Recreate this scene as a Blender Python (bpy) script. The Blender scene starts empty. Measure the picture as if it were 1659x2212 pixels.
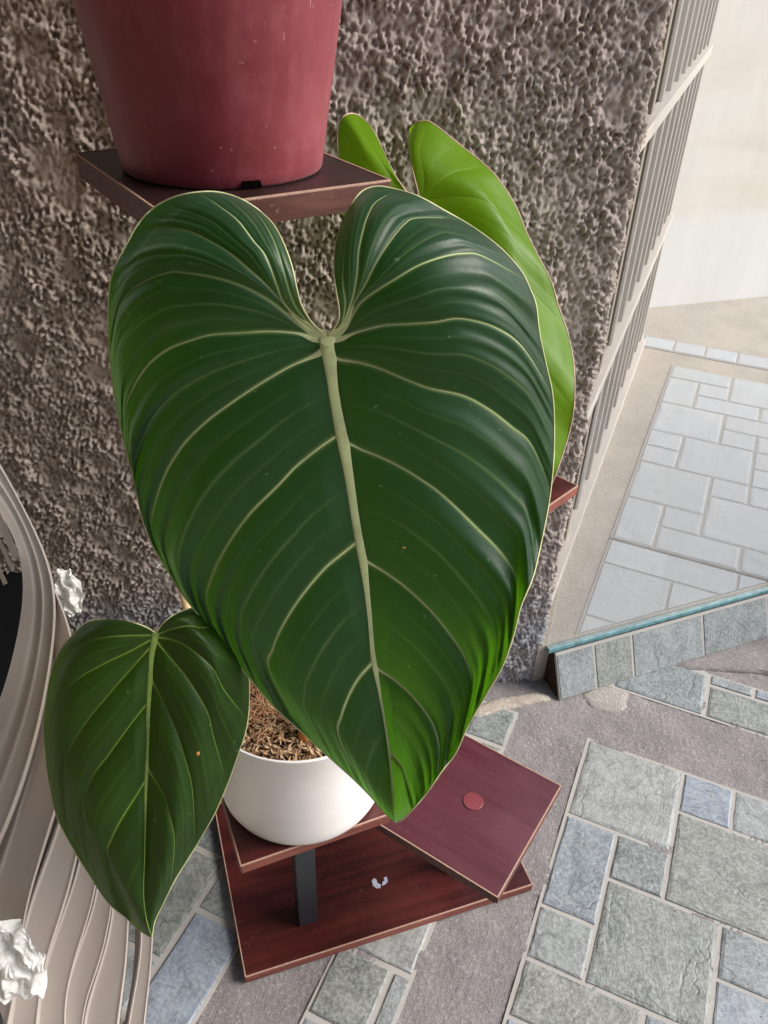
import bpy, bmesh, math, random
import numpy as np
from mathutils import Vector, Matrix
random.seed(7); rng = np.random.default_rng(11)
R_ = math.radians
S = bpy.context.scene
COL = S.collection

# ------------------------------------------------------------------ camera, world, sun, exposure
F = 1725.0                      # focal length in units of a 1659 x 2212 picture
CX, CY = 829.5, 1106.0
CH = 1.35                       # camera height
NAD = (750.0, 3500.0)
up = -np.array([NAD[0]-CX, -(NAD[1]-CY), -F]); up /= np.linalg.norm(up)
fw = np.array([0, 0, -1.0]); fh = fw-up*fw.dot(up); fh /= np.linalg.norm(fh)
ROT = np.array([np.cross(fh, up), fh, up])
C0 = np.array([0, 0, CH])
FWD = ROT @ np.array([0, 0, -1.0])
cam = bpy.data.cameras.new('camera'); co = bpy.data.objects.new('camera', cam); COL.objects.link(co)
co.matrix_world = Matrix.Translation((0, 0, CH)) @ Matrix(ROT.tolist()).to_4x4()
cam.sensor_fit = 'HORIZONTAL'; cam.sensor_width = 36; cam.lens = 36*F/1659
cam.clip_start = 0.05; cam.clip_end = 200
S.camera = co

SUN_EL, SUN_AZ = R_(38), R_(2)       # azimuth measured from +X towards +Y
w = bpy.data.worlds.new('World'); S.world = w; w.use_nodes = True
nt = w.node_tree; bg = nt.nodes['Background']
sky = nt.nodes.new('ShaderNodeTexSky'); sky.sky_type = 'NISHITA'; sky.sun_disc = False
sky.sun_elevation = SUN_EL; sky.sun_rotation = math.pi/2-SUN_AZ
sky.air_density = 1.0; sky.dust_density = 1.5; sky.ozone_density = 1.0
nt.links.new(sky.outputs[0], bg.inputs[0]); bg.inputs[1].default_value = 0.06
sl = bpy.data.lights.new('sun', 'SUN'); sl.energy = 1.5; sl.angle = R_(36); sl.color = (1, .955, .90)
so = bpy.data.objects.new('sun', sl); COL.objects.link(so)
sd = Vector((math.cos(SUN_AZ)*math.cos(SUN_EL), math.sin(SUN_AZ)*math.cos(SUN_EL), math.sin(SUN_EL)))
so.rotation_euler = sd.to_track_quat('Z', 'Y').to_euler()
S.view_settings.view_transform = 'Standard'; S.view_settings.look = 'None'
S.view_settings.gamma = 1; S.view_settings.exposure = 1.98
S.render.engine = 'CYCLES'

# ------------------------------------------------------------------ picture -> place helpers
def ray(x, y): return ROT @ np.array([x-CX, -(y-CY), -F])
def at(x, y, z=0.0):
    d = ray(x, y); return C0+d*((z-CH)/d[2])
def dp(x, y, d): return C0+ray(x, y)/F*d          # point at depth d along the view axis
def hit(x, y, p0, n):
    d = ray(x, y); return C0+d*(np.dot(n, np.array(p0)-C0)/np.dot(n, d))

# ------------------------------------------------------------------ object helpers
def link(o, parent=None):
    COL.objects.link(o)
    if parent is not None:
        o.parent = parent
        o.matrix_parent_inverse = parent.matrix_basis.inverted()
    return o
def tag(o, label=None, cat=None, group=None, kind=None):
    if label: o['label'] = label
    if cat: o['category'] = cat
    if group: o['group'] = group
    if kind: o['kind'] = kind
    return o
def empty(name, loc, **k):
    o = bpy.data.objects.new(name, None); o.location = loc; o.empty_display_size = .03
    link(o); return tag(o, **k)
def meshobj(name, verts, faces, mat, parent=None, smooth=True):
    me = bpy.data.meshes.new(name)
    me.from_pydata([tuple(map(float, v)) for v in verts], [], faces)
    if smooth: me.polygons.foreach_set('use_smooth', [True]*len(me.polygons))
    me.materials.append(mat); me.update()
    return link(bpy.data.objects.new(name, me), parent)
def gridmesh(name, V, mat, parent=None, attrs=None, smooth=True, flip=False, extra=None):
    """V: (n,m,3) array -> one sheet"""
    n, m = V.shape[:2]
    idx = np.arange(n*m).reshape(n, m)
    q = np.stack([idx[:-1, :-1], idx[1:, :-1], idx[1:, 1:], idx[:-1, 1:]], -1).reshape(-1, 4)
    if flip: q = q[:, ::-1]
    me = bpy.data.meshes.new(name)
    me.vertices.add(n*m); me.vertices.foreach_set('co', V.reshape(-1).astype(np.float32))
    me.loops.add(q.size); me.loops.foreach_set('vertex_index', q.reshape(-1).astype(np.int32))
    me.polygons.add(len(q)); me.polygons.foreach_set('loop_start', np.arange(0, q.size, 4, dtype=np.int32))
    me.polygons.foreach_set('loop_total', np.full(len(q), 4, dtype=np.int32))
    me.update(calc_edges=True)
    if smooth: me.polygons.foreach_set('use_smooth', np.ones(len(q), dtype=bool))
    for k, a in (attrs or {}).items():
        at_ = me.attributes.new(k, 'FLOAT', 'POINT'); at_.data.foreach_set('value', a.reshape(-1).astype(np.float32))
    me.materials.append(mat); me.validate(); me.update()
    return link(bpy.data.objects.new(name, me), parent)
def bmobj(name, bm, mat, parent=None, smooth=False):
    me = bpy.data.meshes.new(name); bm.normal_update(); bm.to_mesh(me); bm.free()
    if smooth: me.polygons.foreach_set('use_smooth', [True]*len(me.polygons))
    me.materials.append(mat)
    return link(bpy.data.objects.new(name, me), parent)
def prism(name, poly, z0, z1, mat, parent=None, bev=0.0, seg=2, smooth=False):
    """vertical prism over a plan polygon (list of xy)"""
    bm = bmesh.new()
    lo = [bm.verts.new((p[0], p[1], z0)) for p in poly]; hi = [bm.verts.new((p[0], p[1], z1)) for p in poly]
    n = len(poly)
    bm.faces.new(lo[::-1]); bm.faces.new(hi)
    for i in range(n): bm.faces.new((lo[i], lo[(i+1) % n], hi[(i+1) % n], hi[i]))
    bmesh.ops.recalc_face_normals(bm, faces=bm.faces)
    if bev: bmesh.ops.bevel(bm, geom=list(bm.edges), offset=bev, segments=seg, affect='EDGES', profile=.6)
    return bmobj(name, bm, mat, parent, smooth)
def obox(name, c, ax, ay, hx, hy, z0, z1, mat, parent=None, bev=0.0):
    c = np.array(c[:2]); ax = np.array(ax); ay = np.array(ay)
    return prism(name, [c-ax*hx-ay*hy, c+ax*hx-ay*hy, c+ax*hx+ay*hy, c-ax*hx+ay*hy], z0, z1, mat, parent, bev)
def tube(name, pts, rad, mat, parent=None, seg=8, cap=True):
    pts = [Vector(p) for p in pts]; n = len(pts)
    rad = [rad]*n if np.isscalar(rad) else rad
    V = []; Fc = []
    t = (pts[1]-pts[0]).normalized(); nrm = t.orthogonal().normalized()
    for i, p in enumerate(pts):
        t = (pts[min(i+1, n-1)]-pts[max(i-1, 0)]).normalized()
        nrm = (nrm-t*nrm.dot(t)).normalized(); b = t.cross(nrm)
        for k in range(seg):
            a = 2*math.pi*k/seg; V.append(p+(nrm*math.cos(a)+b*math.sin(a))*rad[i])
    for i in range(n-1):
        for k in range(seg):
            k2 = (k+1) % seg; Fc.append((i*seg+k, i*seg+k2, (i+1)*seg+k2, (i+1)*seg+k))
    if cap: Fc.append(tuple(range(seg))[::-1]); Fc.append(tuple((n-1)*seg+k for k in range(seg)))
    return meshobj(name, V, Fc, mat, parent)
def lathe(name, prof, c, mat, parent=None, seg=96, wob=None):
    V = []; Fc = []; n = len(prof)
    for k in range(seg):
        a = 2*math.pi*k/seg
        for r, z in prof: V.append((c[0]+r*math.cos(a), c[1]+r*math.sin(a), c[2]+z))
    for k in range(seg):
        k2 = (k+1) % seg
        for i in range(n-1): Fc.append((k*n+i, k2*n+i, k2*n+i+1, k*n+i+1))
    return meshobj(name, V, Fc, mat, parent)
def crom(P, n):
    """resample a polyline as a Catmull-Rom spline, n points, equal arc length"""
    P = np.array(P, float); K = len(P)
    if K == 2: return P[0]+(P[1]-P[0])*np.linspace(0, 1, n)[:, None]
    Q = np.vstack([2*P[0]-P[1], P, 2*P[-1]-P[-2]]); out = []
    for i in range(K-1):
        p0, p1, p2, p3 = Q[i:i+4]; t = np.linspace(0, 1, 24, endpoint=False)[:, None]
        out.append(.5*((2*p1)+(-p0+p2)*t+(2*p0-5*p1+4*p2-p3)*t**2+(-p0+3*p1-3*p2+p3)*t**3))
    D = np.vstack(out+[P[-1:]]); s = np.r_[0, np.cumsum(np.linalg.norm(np.diff(D, axis=0), axis=1))]
    u = np.linspace(0, s[-1], n)
    return np.stack([np.interp(u, s, D[:, k]) for k in range(P.shape[1])], 1)
def field(n, m, d, lo, hi, aniso=1.0, seed=0, slope=0):
    """band-limited random field; lo..hi wavelengths in metres, d grid step"""
    r = np.random.default_rng(seed); A = np.fft.rfft2(r.standard_normal((n, m)))
    fy = np.fft.fftfreq(n, d)[:, None]; fx = np.fft.rfftfreq(m, d)[None, :]
    k = np.sqrt((fx)**2+(fy*aniso)**2)+1e-9
    band = 1/(1+(k*lo)**6)*(1/(1+(1/(k*hi))**4))*k**slope
    z = np.fft.irfft2(A*band, s=(n, m)); return z/z.std()

# ------------------------------------------------------------------ materials
class MT:
    def __init__(s, name):
        s.m = bpy.data.materials.new(name); s.m.use_nodes = True; s.t = s.m.node_tree
        s.b = s.t.nodes['Principled BSDF']; s.out = s.t.nodes['Material Output']
    def n(s, typ, **k):
        x = s.t.nodes.new(typ)
        for a, v in k.items():
            if a in x.inputs: x.inputs[a].default_value = v
            else: setattr(x, a, v)
        return x
    def l(s, a, b): s.t.links.new(a, b)
    def coord(s, kind='Object'): return s.n('ShaderNodeTexCoord').outputs[kind]
    def noise(s, vec, sc, det=4, rough=.55, dist=0):
        x = s.n('ShaderNodeTexNoise'); x.inputs['Scale'].default_value = sc; x.inputs['Detail'].default_value = det
        x.inputs['Roughness'].default_value = rough; x.inputs['Distortion'].default_value = dist
        s.l(vec, x.inputs['Vector']); return x.outputs['Fac']
    def ramp(s, fac, stops):
        x = s.n('ShaderNodeValToRGB'); e = x.color_ramp.elements
        while len(e) < len(stops): e.new(.5)
        for i, (p, c) in enumerate(stops):
            e[i].position = p; e[i].color = (c if hasattr(c, '__len__') else (c, c, c))[:3]+(1,) if hasattr(c, '__len__') else (c, c, c, 1)
        s.l(fac, x.inputs[0]); return x.outputs[0]
    def mix(s, fac, a, b, mode='MIX'):
        x = s.n('ShaderNodeMix'); x.data_type = 'RGBA'; x.blend_type = mode
        for sock, v in ((x.inputs[0], fac), (x.inputs[6], a), (x.inputs[7], b)):
            if hasattr(v, 'node'): s.l(v, sock)
            elif hasattr(v, '__len__'): sock.default_value = tuple(v)[:3]+(1,)
            else: sock.default_value = v
        return x.outputs[2]
    def math(s, op, a, b=0.0, c=None, clamp=False):
        x = s.n('ShaderNodeMath'); x.operation = op; x.use_clamp = clamp
        for i, v in enumerate((a, b) if c is None else (a, b, c)):
            if hasattr(v, 'node'): s.l(v, x.inputs[i])
            else: x.inputs[i].default_value = v
        return x.outputs[0]
    def maprange(s, v, a, b, c=0, d=1):
        x = s.n('ShaderNodeMapRange'); s.l(v, x.inputs[0])
        for i, q in enumerate((a, b, c, d)): x.inputs[i+1].default_value = q
        return x.outputs[0]
    def mapping(s, vec, scale=(1, 1, 1), rot=(0, 0, 0), loc=(0, 0, 0)):
        x = s.n('ShaderNodeMapping'); x.inputs['Scale'].default_value = scale; x.inputs['Rotation'].default_value = rot
        x.inputs['Location'].default_value = loc; s.l(vec, x.inputs[0]); return x.outputs[0]
    def bump(s, h, st=.3, dist=.002):
        x = s.n('ShaderNodeBump'); x.inputs['Strength'].default_value = st; x.inputs['Distance'].default_value = dist
        s.l(h, x.inputs['Height']); s.l(x.outputs[0], s.b.inputs['Normal']); return x.outputs[0]
    def set(s, col=None, rough=None, spec=None, **k):
        for nm, v in (('Base Color', col), ('Roughness', rough), ('Specular IOR Level', spec)):
            if v is None: continue
            if hasattr(v, 'node'): s.l(v, s.b.inputs[nm])
            elif hasattr(v, '__len__'): s.b.inputs[nm].default_value = tuple(v)[:3]+(1,)
            else: s.b.inputs[nm].default_value = v
        for nm, v in k.items(): s.b.inputs[nm.replace('_', ' ')].default_value = v
        return s
    def rnd(s): return s.n('ShaderNodeObjectInfo').outputs['Random']

def mat_stucco():
    m = MT('stucco'); v = m.coord()
    a = m.noise(v, 260, 5, .6); b = m.noise(v, 9, 4, .6)
    c = m.mix(m.maprange(b, .35, .65), (.36, .29, .255), (.46, .385, .345))
    c = m.mix(m.maprange(a, .3, .8, 0, .5), c, (.55, .48, .43))
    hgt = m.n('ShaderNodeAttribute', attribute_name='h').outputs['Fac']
    c = m.mix(m.maprange(hgt, -1.0, -.2, .65, 0), c, (.13, .075, .05))          # pits coloured dark brown, shade of the relief put into the colour
    z = m.n('ShaderNodeSeparateXYZ'); m.l(v, z.inputs[0])
    zz = m.math('ADD', z.outputs[2], m.math('MULTIPLY', m.math('SUBTRACT', b, .5), .16))
    c = m.mix(m.math('MULTIPLY', m.maprange(zz, .24, .30, .85, 0), m.maprange(b, .35, .6, .35, 1)), c, m.mix(a, (.16, .165, .18), (.42, .43, .47)))   # bare blue-grey base band
    sp = m.noise(v, 60, 2, .5)
    c = m.mix(m.maprange(sp, .745, .76, 0, .8), c, (.85, .85, .83))
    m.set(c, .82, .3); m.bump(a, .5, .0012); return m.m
def mat_concrete(name, base=(.30, .275, .27), dark=(.13, .115, .11)):
    m = MT(name); v = m.coord()
    a = m.noise(v, 420, 5, .75); b = m.noise(v, 7, 6, .65); c2 = m.noise(v, 170, 4, .7); d = m.noise(v, 40, 4, .7)
    c = m.mix(m.maprange(b, .35, .7), base, tuple(x*.70 for x in base))
    c = m.mix(m.maprange(d, .5, .75, 0, .5), c, tuple(x*.72 for x in base))
    c = m.mix(m.maprange(a, .36, .50, .85, 0), c, dark)
    c = m.mix(m.maprange(c2, .54, .68, 0, .6), c, tuple(min(1, x*1.55) for x in base))
    m.set(c, .88, .25); m.bump(m.math('ADD', a, m.math('MULTIPLY', c2, 1.3)), 1.0, .0030); return m.m
def mat_tile(name='slate_tile', lift=0.0):
    m = MT(name); v = m.coord('Object'); r = m.rnd()
    off = m.n('ShaderNodeCombineXYZ'); m.l(m.math('MULTIPLY', r, 37.0), off.inputs[0]); m.l(m.math('MULTIPLY', r, 91.0), off.inputs[1])
    va = m.n('ShaderNodeVectorMath'); va.operation = 'ADD'; m.l(v, va.inputs[0]); m.l(off.outputs[0], va.inputs[1]); vv = va.outputs[0]
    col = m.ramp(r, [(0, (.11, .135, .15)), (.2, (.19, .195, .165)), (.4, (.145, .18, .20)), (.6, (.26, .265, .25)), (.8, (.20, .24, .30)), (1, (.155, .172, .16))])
    rot = m.n('ShaderNodeVectorRotate'); rot.rotation_type = 'Z_AXIS'; m.l(vv, rot.inputs[0]); m.l(m.math('MULTIPLY', r, 60.0), rot.inputs['Angle'])
    n1 = m.noise(m.mapping(rot.outputs[0], (9, 24, 1)), 1.0, 5, .6, .8); n2 = m.noise(vv, 170, 5, .75); n3 = m.noise(vv, 26, 4, .65); n4 = m.noise(m.mapping(rot.outputs[0], (60, 130, 60)), 1, 4, .7, .5)
    c = m.mix(m.maprange(n3, .38, .66), tuple(x*0 for x in (1, 1, 1)), col); c = m.mix(.62, c, col)
    c = m.mix(m.maprange(n2, .42, .66, 0, .55), c, (.40, .42, .41))
    c = m.mix(m.maprange(n4, .30, .46, .40, 0), c, m.mix(.5, col, (.05, .06, .065)))
    w1 = m.n('ShaderNodeTexVoronoi', feature='DISTANCE_TO_EDGE'); w1.inputs['Scale'].default_value = 1.0
    dis = m.n('ShaderNodeVectorMath'); dis.operation = 'ADD'; nz_ = m.n('ShaderNodeTexNoise'); nz_.inputs['Scale'].default_value = 25; m.l(vv, nz_.inputs['Vector'])
    sc_ = m.n('ShaderNodeVectorMath'); sc_.operation = 'SCALE'; sc_.inputs['Scale'].default_value = .05; m.l(nz_.outputs['Color'], sc_.inputs[0])
    m.l(rot.outputs[0], dis.inputs[0]); m.l(sc_.outputs[0], dis.inputs[1]); m.l(m.mapping(dis.outputs[0], (6, 17, 1)), w1.inputs['Vector'])
    gate = m.maprange(m.noise(vv, 11, 2), .5, .6, 0, 1)
    crk = m.math('MULTIPLY', m.maprange(w1.outputs['Distance'], .0, .035, 1, 0), gate)
    c = m.mix(m.math('MULTIPLY', crk, .6), c, m.mix(.35, (.05, .06, .065), col))
    if lift: c = m.mix(lift, c, (.62, .66, .72))  # washed-out brightness of sun and glass haze mixed into the tile colour
    m.set(c, m.maprange(n2, .2, .8, .36, .6), .5)
    h = m.math('ADD', m.math('MULTIPLY', n1, .8), m.math('ADD', m.math('MULTIPLY', n2, .30), m.math('MULTIPLY', n4, .35)))
    h = m.math('SUBTRACT', h, m.math('MULTIPLY', crk, .25))
    m.bump(h, .8, .0035); return m.m
def mat_grout():
    m = MT('grout'); v = m.coord(); a = m.noise(v, 200, 4); b = m.noise(v, 12, 4)
    m.set(m.mix(a, (.34, .325, .30), m.mix(b, (.44, .42, .39), (.24, .225, .21))), .85, .2); m.bump(a, .5, .001); return m.m
def mat_wood(name, c1, c2, ax=0, rough=.33, dirs=0.0, gloss=.45, sp=0.0):
    m = MT(name); v = m.mapping(m.coord(), (1, 1, 1), (0, 0, dirs))
    sc = [60, 60, 60]; sc[ax] = 3.5
    st = m.mapping(v, tuple(sc)); n1 = m.noise(st, 1, 5, .65, .6); n2 = m.noise(v, 160, 4, .7); n3 = m.noise(v, 5, 4, .6)
    c = m.mix(m.maprange(n1, .35, .68), c1, c2)
    c = m.mix(m.maprange(n3, .5, .85, 0, .5), c, tuple(x*1.6+.01 for x in c2))
    c = m.mix(m.maprange(n2, .62, .8, 0, .25+sp), c, (.42, .27, .24))
    m.set(c, m.maprange(n3, .2, .8, rough-.07, rough+.12), gloss); m.bump(n2, .10, .0006); return m.m
def mat_simple(name, c, rough=.5, spec=.5, nsc=None, namp=.15, bst=0, bd=.001, **k):
    m = MT(name); v = m.coord(); n = m.noise(v, nsc or 30, 4, .6)
    m.set(m.mix(m.maprange(n, .3, .7), tuple(x*(1-namp) for x in c), tuple(min(1, x*(1+namp)) for x in c)), rough, spec, **k)
    if bst: m.bump(n, bst, bd)
    return m.m
def mat_redpot():
    m = MT('maroon_plastic'); v = m.coord()
    a = m.noise(v, 13, 5, .65); st = m.noise(m.mapping(v, (60, 60, 8)), 1, 5, .6); sp = m.noise(v, 190, 2, .5); sc = m.noise(m.mapping(v, (240, 240, 60)), 1, 2)
    c = m.mix(m.maprange(a, .35, .7), (.15, .009, .017), (.20, .022, .034))
    c = m.mix(m.maprange(m.math('MULTIPLY', m.math('ADD', st, m.noise(v, 30, 5, .7)), .5), .48, .75, 0, .4), c, (.34, .10, .12))
    gate = m.maprange(m.noise(v, 6, 3), .45, .62, 0, 1)
    c = m.mix(m.math('MULTIPLY', m.maprange(sp, .73, .79, 0, .6), gate), c, (.68, .45, .42))
    c = m.mix(m.math('MULTIPLY', m.maprange(sc, .74, .79, 0, .6), gate), c, (.62, .38, .36))
    m.set(c, m.maprange(a, .3, .7, .42, .6), .45, Sheen_Weight=.12, Sheen_Roughness=.5); m.bump(m.math('ADD', sp, a), .12, .001); return m.m
def mat_leaf(name, dark, light, veincol, trans, tcol, sheen=.2, tex=1.0, rough=.42):
    m = MT(name); v = m.coord()
    ve = m.n('ShaderNodeAttribute', attribute_name='vein').outputs['Fac']
    tt = m.n('ShaderNodeAttribute', attribute_name='t').outputs['Fac']
    ph = m.n('ShaderNodeAttribute', attribute_name='strk').outputs['Fac']
    a = m.noise(v, 14, 4, .6); b = m.noise(v, 420, 4, .6); sp = m.noise(v, 130, 2, .5)
    c = m.mix(m.maprange(a, .3, .7), dark, light)
    c = m.mix(m.math('MULTIPLY', m.maprange(ph, -.8, 1.3, 0, 1), .2), c, light)
    c = m.mix(m.maprange(b, .4, .75, 0, .12*tex), c, tuple(x*1.5+.01 for x in light))
    c = m.mix(m.maprange(sp, .735, .76, 0, .35*tex), c, (.25, .32, .22))
    c = m.mix(ve, c, veincol)
    m.set(c, m.maprange(b, .3, .8, rough-.05, rough+.1), .27, Sheen_Weight=sheen, Sheen_Roughness=.35)
    m.b.inputs['Sheen Tint'].default_value = (.75, .95, .85, 1)
    bn = m.bump(m.math('ADD', b, m.math('MULTIPLY', a, .6)), .16, .0008)
    tr = m.n('ShaderNodeBsdfTranslucent'); m.l(m.mix(m.math('MULTIPLY', ve, .6), tcol, veincol), tr.inputs[0]); m.l(bn, tr.inputs['Normal'])
    mx = m.n('ShaderNodeMixShader'); mx.inputs[0].default_value = trans
    m.l(m.b.outputs[0], mx.inputs[1]); m.l(tr.outputs[0], mx.inputs[2]); m.l(mx.outputs[0], m.out.inputs[0]); return m.m
def mat_cream():
    m = MT('cream_paint'); v = m.coord(); n = m.noise(v, 2.5, 4); st = m.noise(m.mapping(v, (1.2, 1.2, 9), (0, R_(38), R_(18))), 1.2, 4, .5, .3)
    c = m.mix(m.maprange(n, .3, .7), (.84, .77, .67), (.88, .83, .75)); c = m.mix(m.maprange(st, .5, .72, 0, .45), c, (.72, .62, .50))
    z = m.n('ShaderNodeSeparateXYZ'); m.l(v, z.inputs[0]); c = m.mix(m.maprange(m.math('ADD', z.outputs[2], m.math('MULTIPLY', n, .1)), .50, .56, 1, 0), c, (.86, .85, .83))
    m.set(c, .7, .3); return m.m
def mat_glass():
    m = MT('glass'); m.t.nodes.remove(m.b)
    tr = m.n('ShaderNodeBsdfTransparent'); tr.inputs[0].default_value = (.985, .99, .985, 1)
    gl = m.n('ShaderNodeBsdfGlossy'); gl.inputs['Roughness'].default_value = .01
    fr = m.n('ShaderNodeLayerWeight'); fr.inputs[0].default_value = .25
    a = m.n('ShaderNodeMixShader'); m.l(m.maprange(fr.outputs[1], 0, 1, .02, .30), a.inputs[0]); m.l(tr.outputs[0], a.inputs[1]); m.l(gl.outputs[0], a.inputs[2])
    df = m.n('ShaderNodeBsdfDiffuse'); df.inputs[0].default_value = (.8, .8, .78, 1)
    tl = m.n('ShaderNodeBsdfTranslucent'); tl.inputs[0].default_value = (.8, .8, .78, 1)
    ds = m.n('ShaderNodeMixShader'); ds.inputs[0].default_value = .5; m.l(df.outputs[0], ds.inputs[1]); m.l(tl.outputs[0], ds.inputs[2])
    b = m.n('ShaderNodeMixShader'); v = m.coord()
    m.l(m.maprange(m.noise(m.mapping(v, (3, 3, .6), (0, .9, 0)), 6, 3), .3, .8, .12, .22), b.inputs[0])   # dust film
    m.l(a.outputs[0], b.inputs[1]); m.l(ds.outputs[0], b.inputs[2]); m.l(b.outputs[0], m.out.inputs[0]); return m.m
def mat_plastic_film():
    m = MT('plastic_film'); v = m.coord(); n = m.noise(v, 90, 5, .7)
    m.set((.82, .83, .80), .22, .6, Transmission_Weight=.0); m.bump(n, .7, .002)
    tr = m.n('ShaderNodeBsdfTranslucent'); tr.inputs[0].default_value = (.8, .82, .78, 1)
    tp = m.n('ShaderNodeBsdfTransparent')
    a = m.n('ShaderNodeMixShader'); a.inputs[0].default_value = .35; m.l(m.b.outputs[0], a.inputs[1]); m.l(tr.outputs[0], a.inputs[2])
    b = m.n('ShaderNodeMixShader'); m.l(m.maprange(n, .35, .65, .0, .35), b.inputs[0]); m.l(a.outputs[0], b.inputs[1]); m.l(tp.outputs[0], b.inputs[2])
    m.l(b.outputs[0], m.out.inputs[0]); return m.m

M = dict(
 stucco=mat_stucco(), concrete=mat_concrete('concrete'), rough=mat_concrete('rough_concrete', (.50, .44, .37), (.25, .2, .16)),
 mortar=mat_concrete('pale_mortar', (.42, .385, .35), (.3, .27, .24)), tile=mat_tile(), tile_far=mat_tile('sunwashed_slate_tile', .55), grout=mat_grout(),
 wood=mat_wood('mahogany_laminate', (.028, .005, .005), (.080, .013, .011), 0, .28, R_(-19)),
 wood2=mat_wood('dull_mahogany_laminate', (.066, .012, .019), (.092, .022, .033), 1, .38, R_(-57), .5),
 woodtop=mat_wood('dark_mahogany_laminate', (.014, .007, .007), (.028, .011, .010), 0, .36, R_(-40)),
 edge=mat_wood('mahogany_edge', (.12, .033, .024), (.22, .07, .05), 0, .5, R_(-20), .3, .5),
 edgedark=mat_wood('dark_mahogany_edge', (.06, .02, .016), (.13, .05, .04), 0, .5, R_(-40), .3, .5),
 line=mat_simple('raw_board_edge', (.38, .24, .18), .7, .3, 300, .25), steel=mat_simple('black_powder_coat', (.018, .021, .026), .38, .5, 200, .1, .1),
 redpot=mat_redpot(), white=mat_simple('white_plastic', (.80, .765, .74), .35, .5, 12, .05),
 soil=mat_simple('dark_soil', (.035, .02, .013), .95, .1, 120, .4, 1, .004),
 chair=mat_simple('taupe_plastic', (.44, .39, .355), .42, .45, 500, .04, .06, .0006),
 slot=mat_simple('shadow_plastic', (.30, .26, .24), .5, .4, 500, .04),
 film=mat_plastic_film(), glass=mat_glass(), teal=mat_simple('glass_edge', (.12, .25, .27), .15, .6, 60, .35),
 cream=mat_cream(), metalcream=mat_simple('cream_metal', (.27, .23, .185), .5, .4, 8, .06),
 greymetal=mat_simple('grey_shutter', (.085, .07, .055), .55, .4, 8, .08), olive=mat_simple('olive_shade', (.24, .19, .13), .7, .3, 6, .1),
 barwhite=mat_simple('white_metal', (.52, .47, .42), .45, .4, 8, .04),
 cap=mat_wood('red_cap', (.15, .024, .034), (.19, .04, .05), 1, .4, R_(-57)), chip=mat_simple('bare_patch', (.45, .46, .55), .7, .3, 300, .2),
 bamboo=mat_wood('bamboo', (.42, .30, .15), (.62, .47, .27), 2, .5), petiole=mat_simple('petiole', (.12, .16, .04), .45, .4, 20, .3),
 sheath=mat_simple('orange_sheath', (.50, .20, .06), .6, .3, 40, .3), brown=mat_simple('dark_brown', (.05, .032, .025), .8, .2, 80, .4, .5, .002),
)
BR = (.0, .0)
# ------------------------------------------------------------------ THE GROUND
def struct(o): o['kind'] = 'structure'; return o
A67 = R_(67); E1 = np.array([math.cos(A67), math.sin(A67)]); E2 = np.array([math.sin(A67), -math.cos(A67)])
ORG = at(1271, 1599)[:2]
def uvp(u, v): return ORG+E2*u+E1*v
d = .004; n_, m_ = 700, 560
hf = field(n_, m_, d, .009, .03, 1, 3)*.0004+field(n_, m_, d, .06, .9, 1, 4, -.5)*.0012
gx = -1.0+np.arange(n_)*d; gy = .25+np.arange(m_)*d
V = np.zeros((n_, m_, 3)); V[..., 0] = gx[:, None]; V[..., 1] = gy[None]; V[..., 2] = hf+.0012
V[0, :, 2] = V[-1, :, 2] = V[:, 0, 2] = V[:, -1, 2] = -.012
struct(gridmesh('floor', V, M['concrete']))
struct(prism('ground', [(-60, -60), (60, -60), (60, 60), (-60, 60)], -.3, -.013, M['rough']))

tile_meshes = {}
def tile_obj(name, P4, z0, z1, parent, mat=None):
    """one slate tile on a plan quad, its own slightly uneven, bevelled slab"""
    P4 = [np.array(p, float) for p in P4]; c = sum(P4)/4
    bm = bmesh.new(); jit = lambda: random.uniform(-.0012, .0012)
    n = 5; lo = []; hi = []
    for i in range(4):
        a, b = P4[i], P4[(i+1) % 4]
        for k in range(n):
            q = a+(b-a)*k/n-c; q = q*(1+jit()*4); lo.append(bm.verts.new((q[0], q[1], 0))); hi.append(bm.verts.new((q[0]*.985, q[1]*.985, z1-z0-.0012+jit()*.4)))
    N = len(lo)
    ins = [bm.verts.new((v.co.x*.94, v.co.y*.94, z1-z0+jit()*.5)) for v in hi]
    for i in range(N):
        j = (i+1) % N
        bm.faces.new((lo[i], lo[j], hi[j], hi[i])); bm.faces.new((hi[i], hi[j], ins[j], ins[i]))
    bm.faces.new(ins); bmesh.ops.recalc_face_normals(bm, faces=bm.faces)
    me = bpy.data.meshes.new(name); bm.to_mesh(me); bm.free(); me.materials.append(mat or M['tile'])
    o = bpy.data.objects.new(name, me); o.location = (c[0], c[1], z0); return link(o, parent)
def patch(label, slab, rects, z0, clip=None):
    """grout bed (plan polygon in u,v) with tiles"""
    g = prism('tiled_paving', [uvp(*p) for p in slab], z0-.004, z0+.003, M['grout']); g['kind'] = 'structure'
    g['label'] = label
    for (u0, v0, u1, v1) in rects:
        s = .0032
        q = [uvp(u0+s, v0+s), uvp(u1-s, v0+s), uvp(u1-s, v1-s), uvp(u0+s, v1-s)]
        tile_obj('tile', q, z0+.002, z0+.0056+random.uniform(-.0004, .0004), g)
    return g
m = .0965
def RC(L, ou=0, ov=0): return [(ou+a*m, ov+b*m, ou+c*m, ov+d_*m) for a, b, c, d_ in L]
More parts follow.
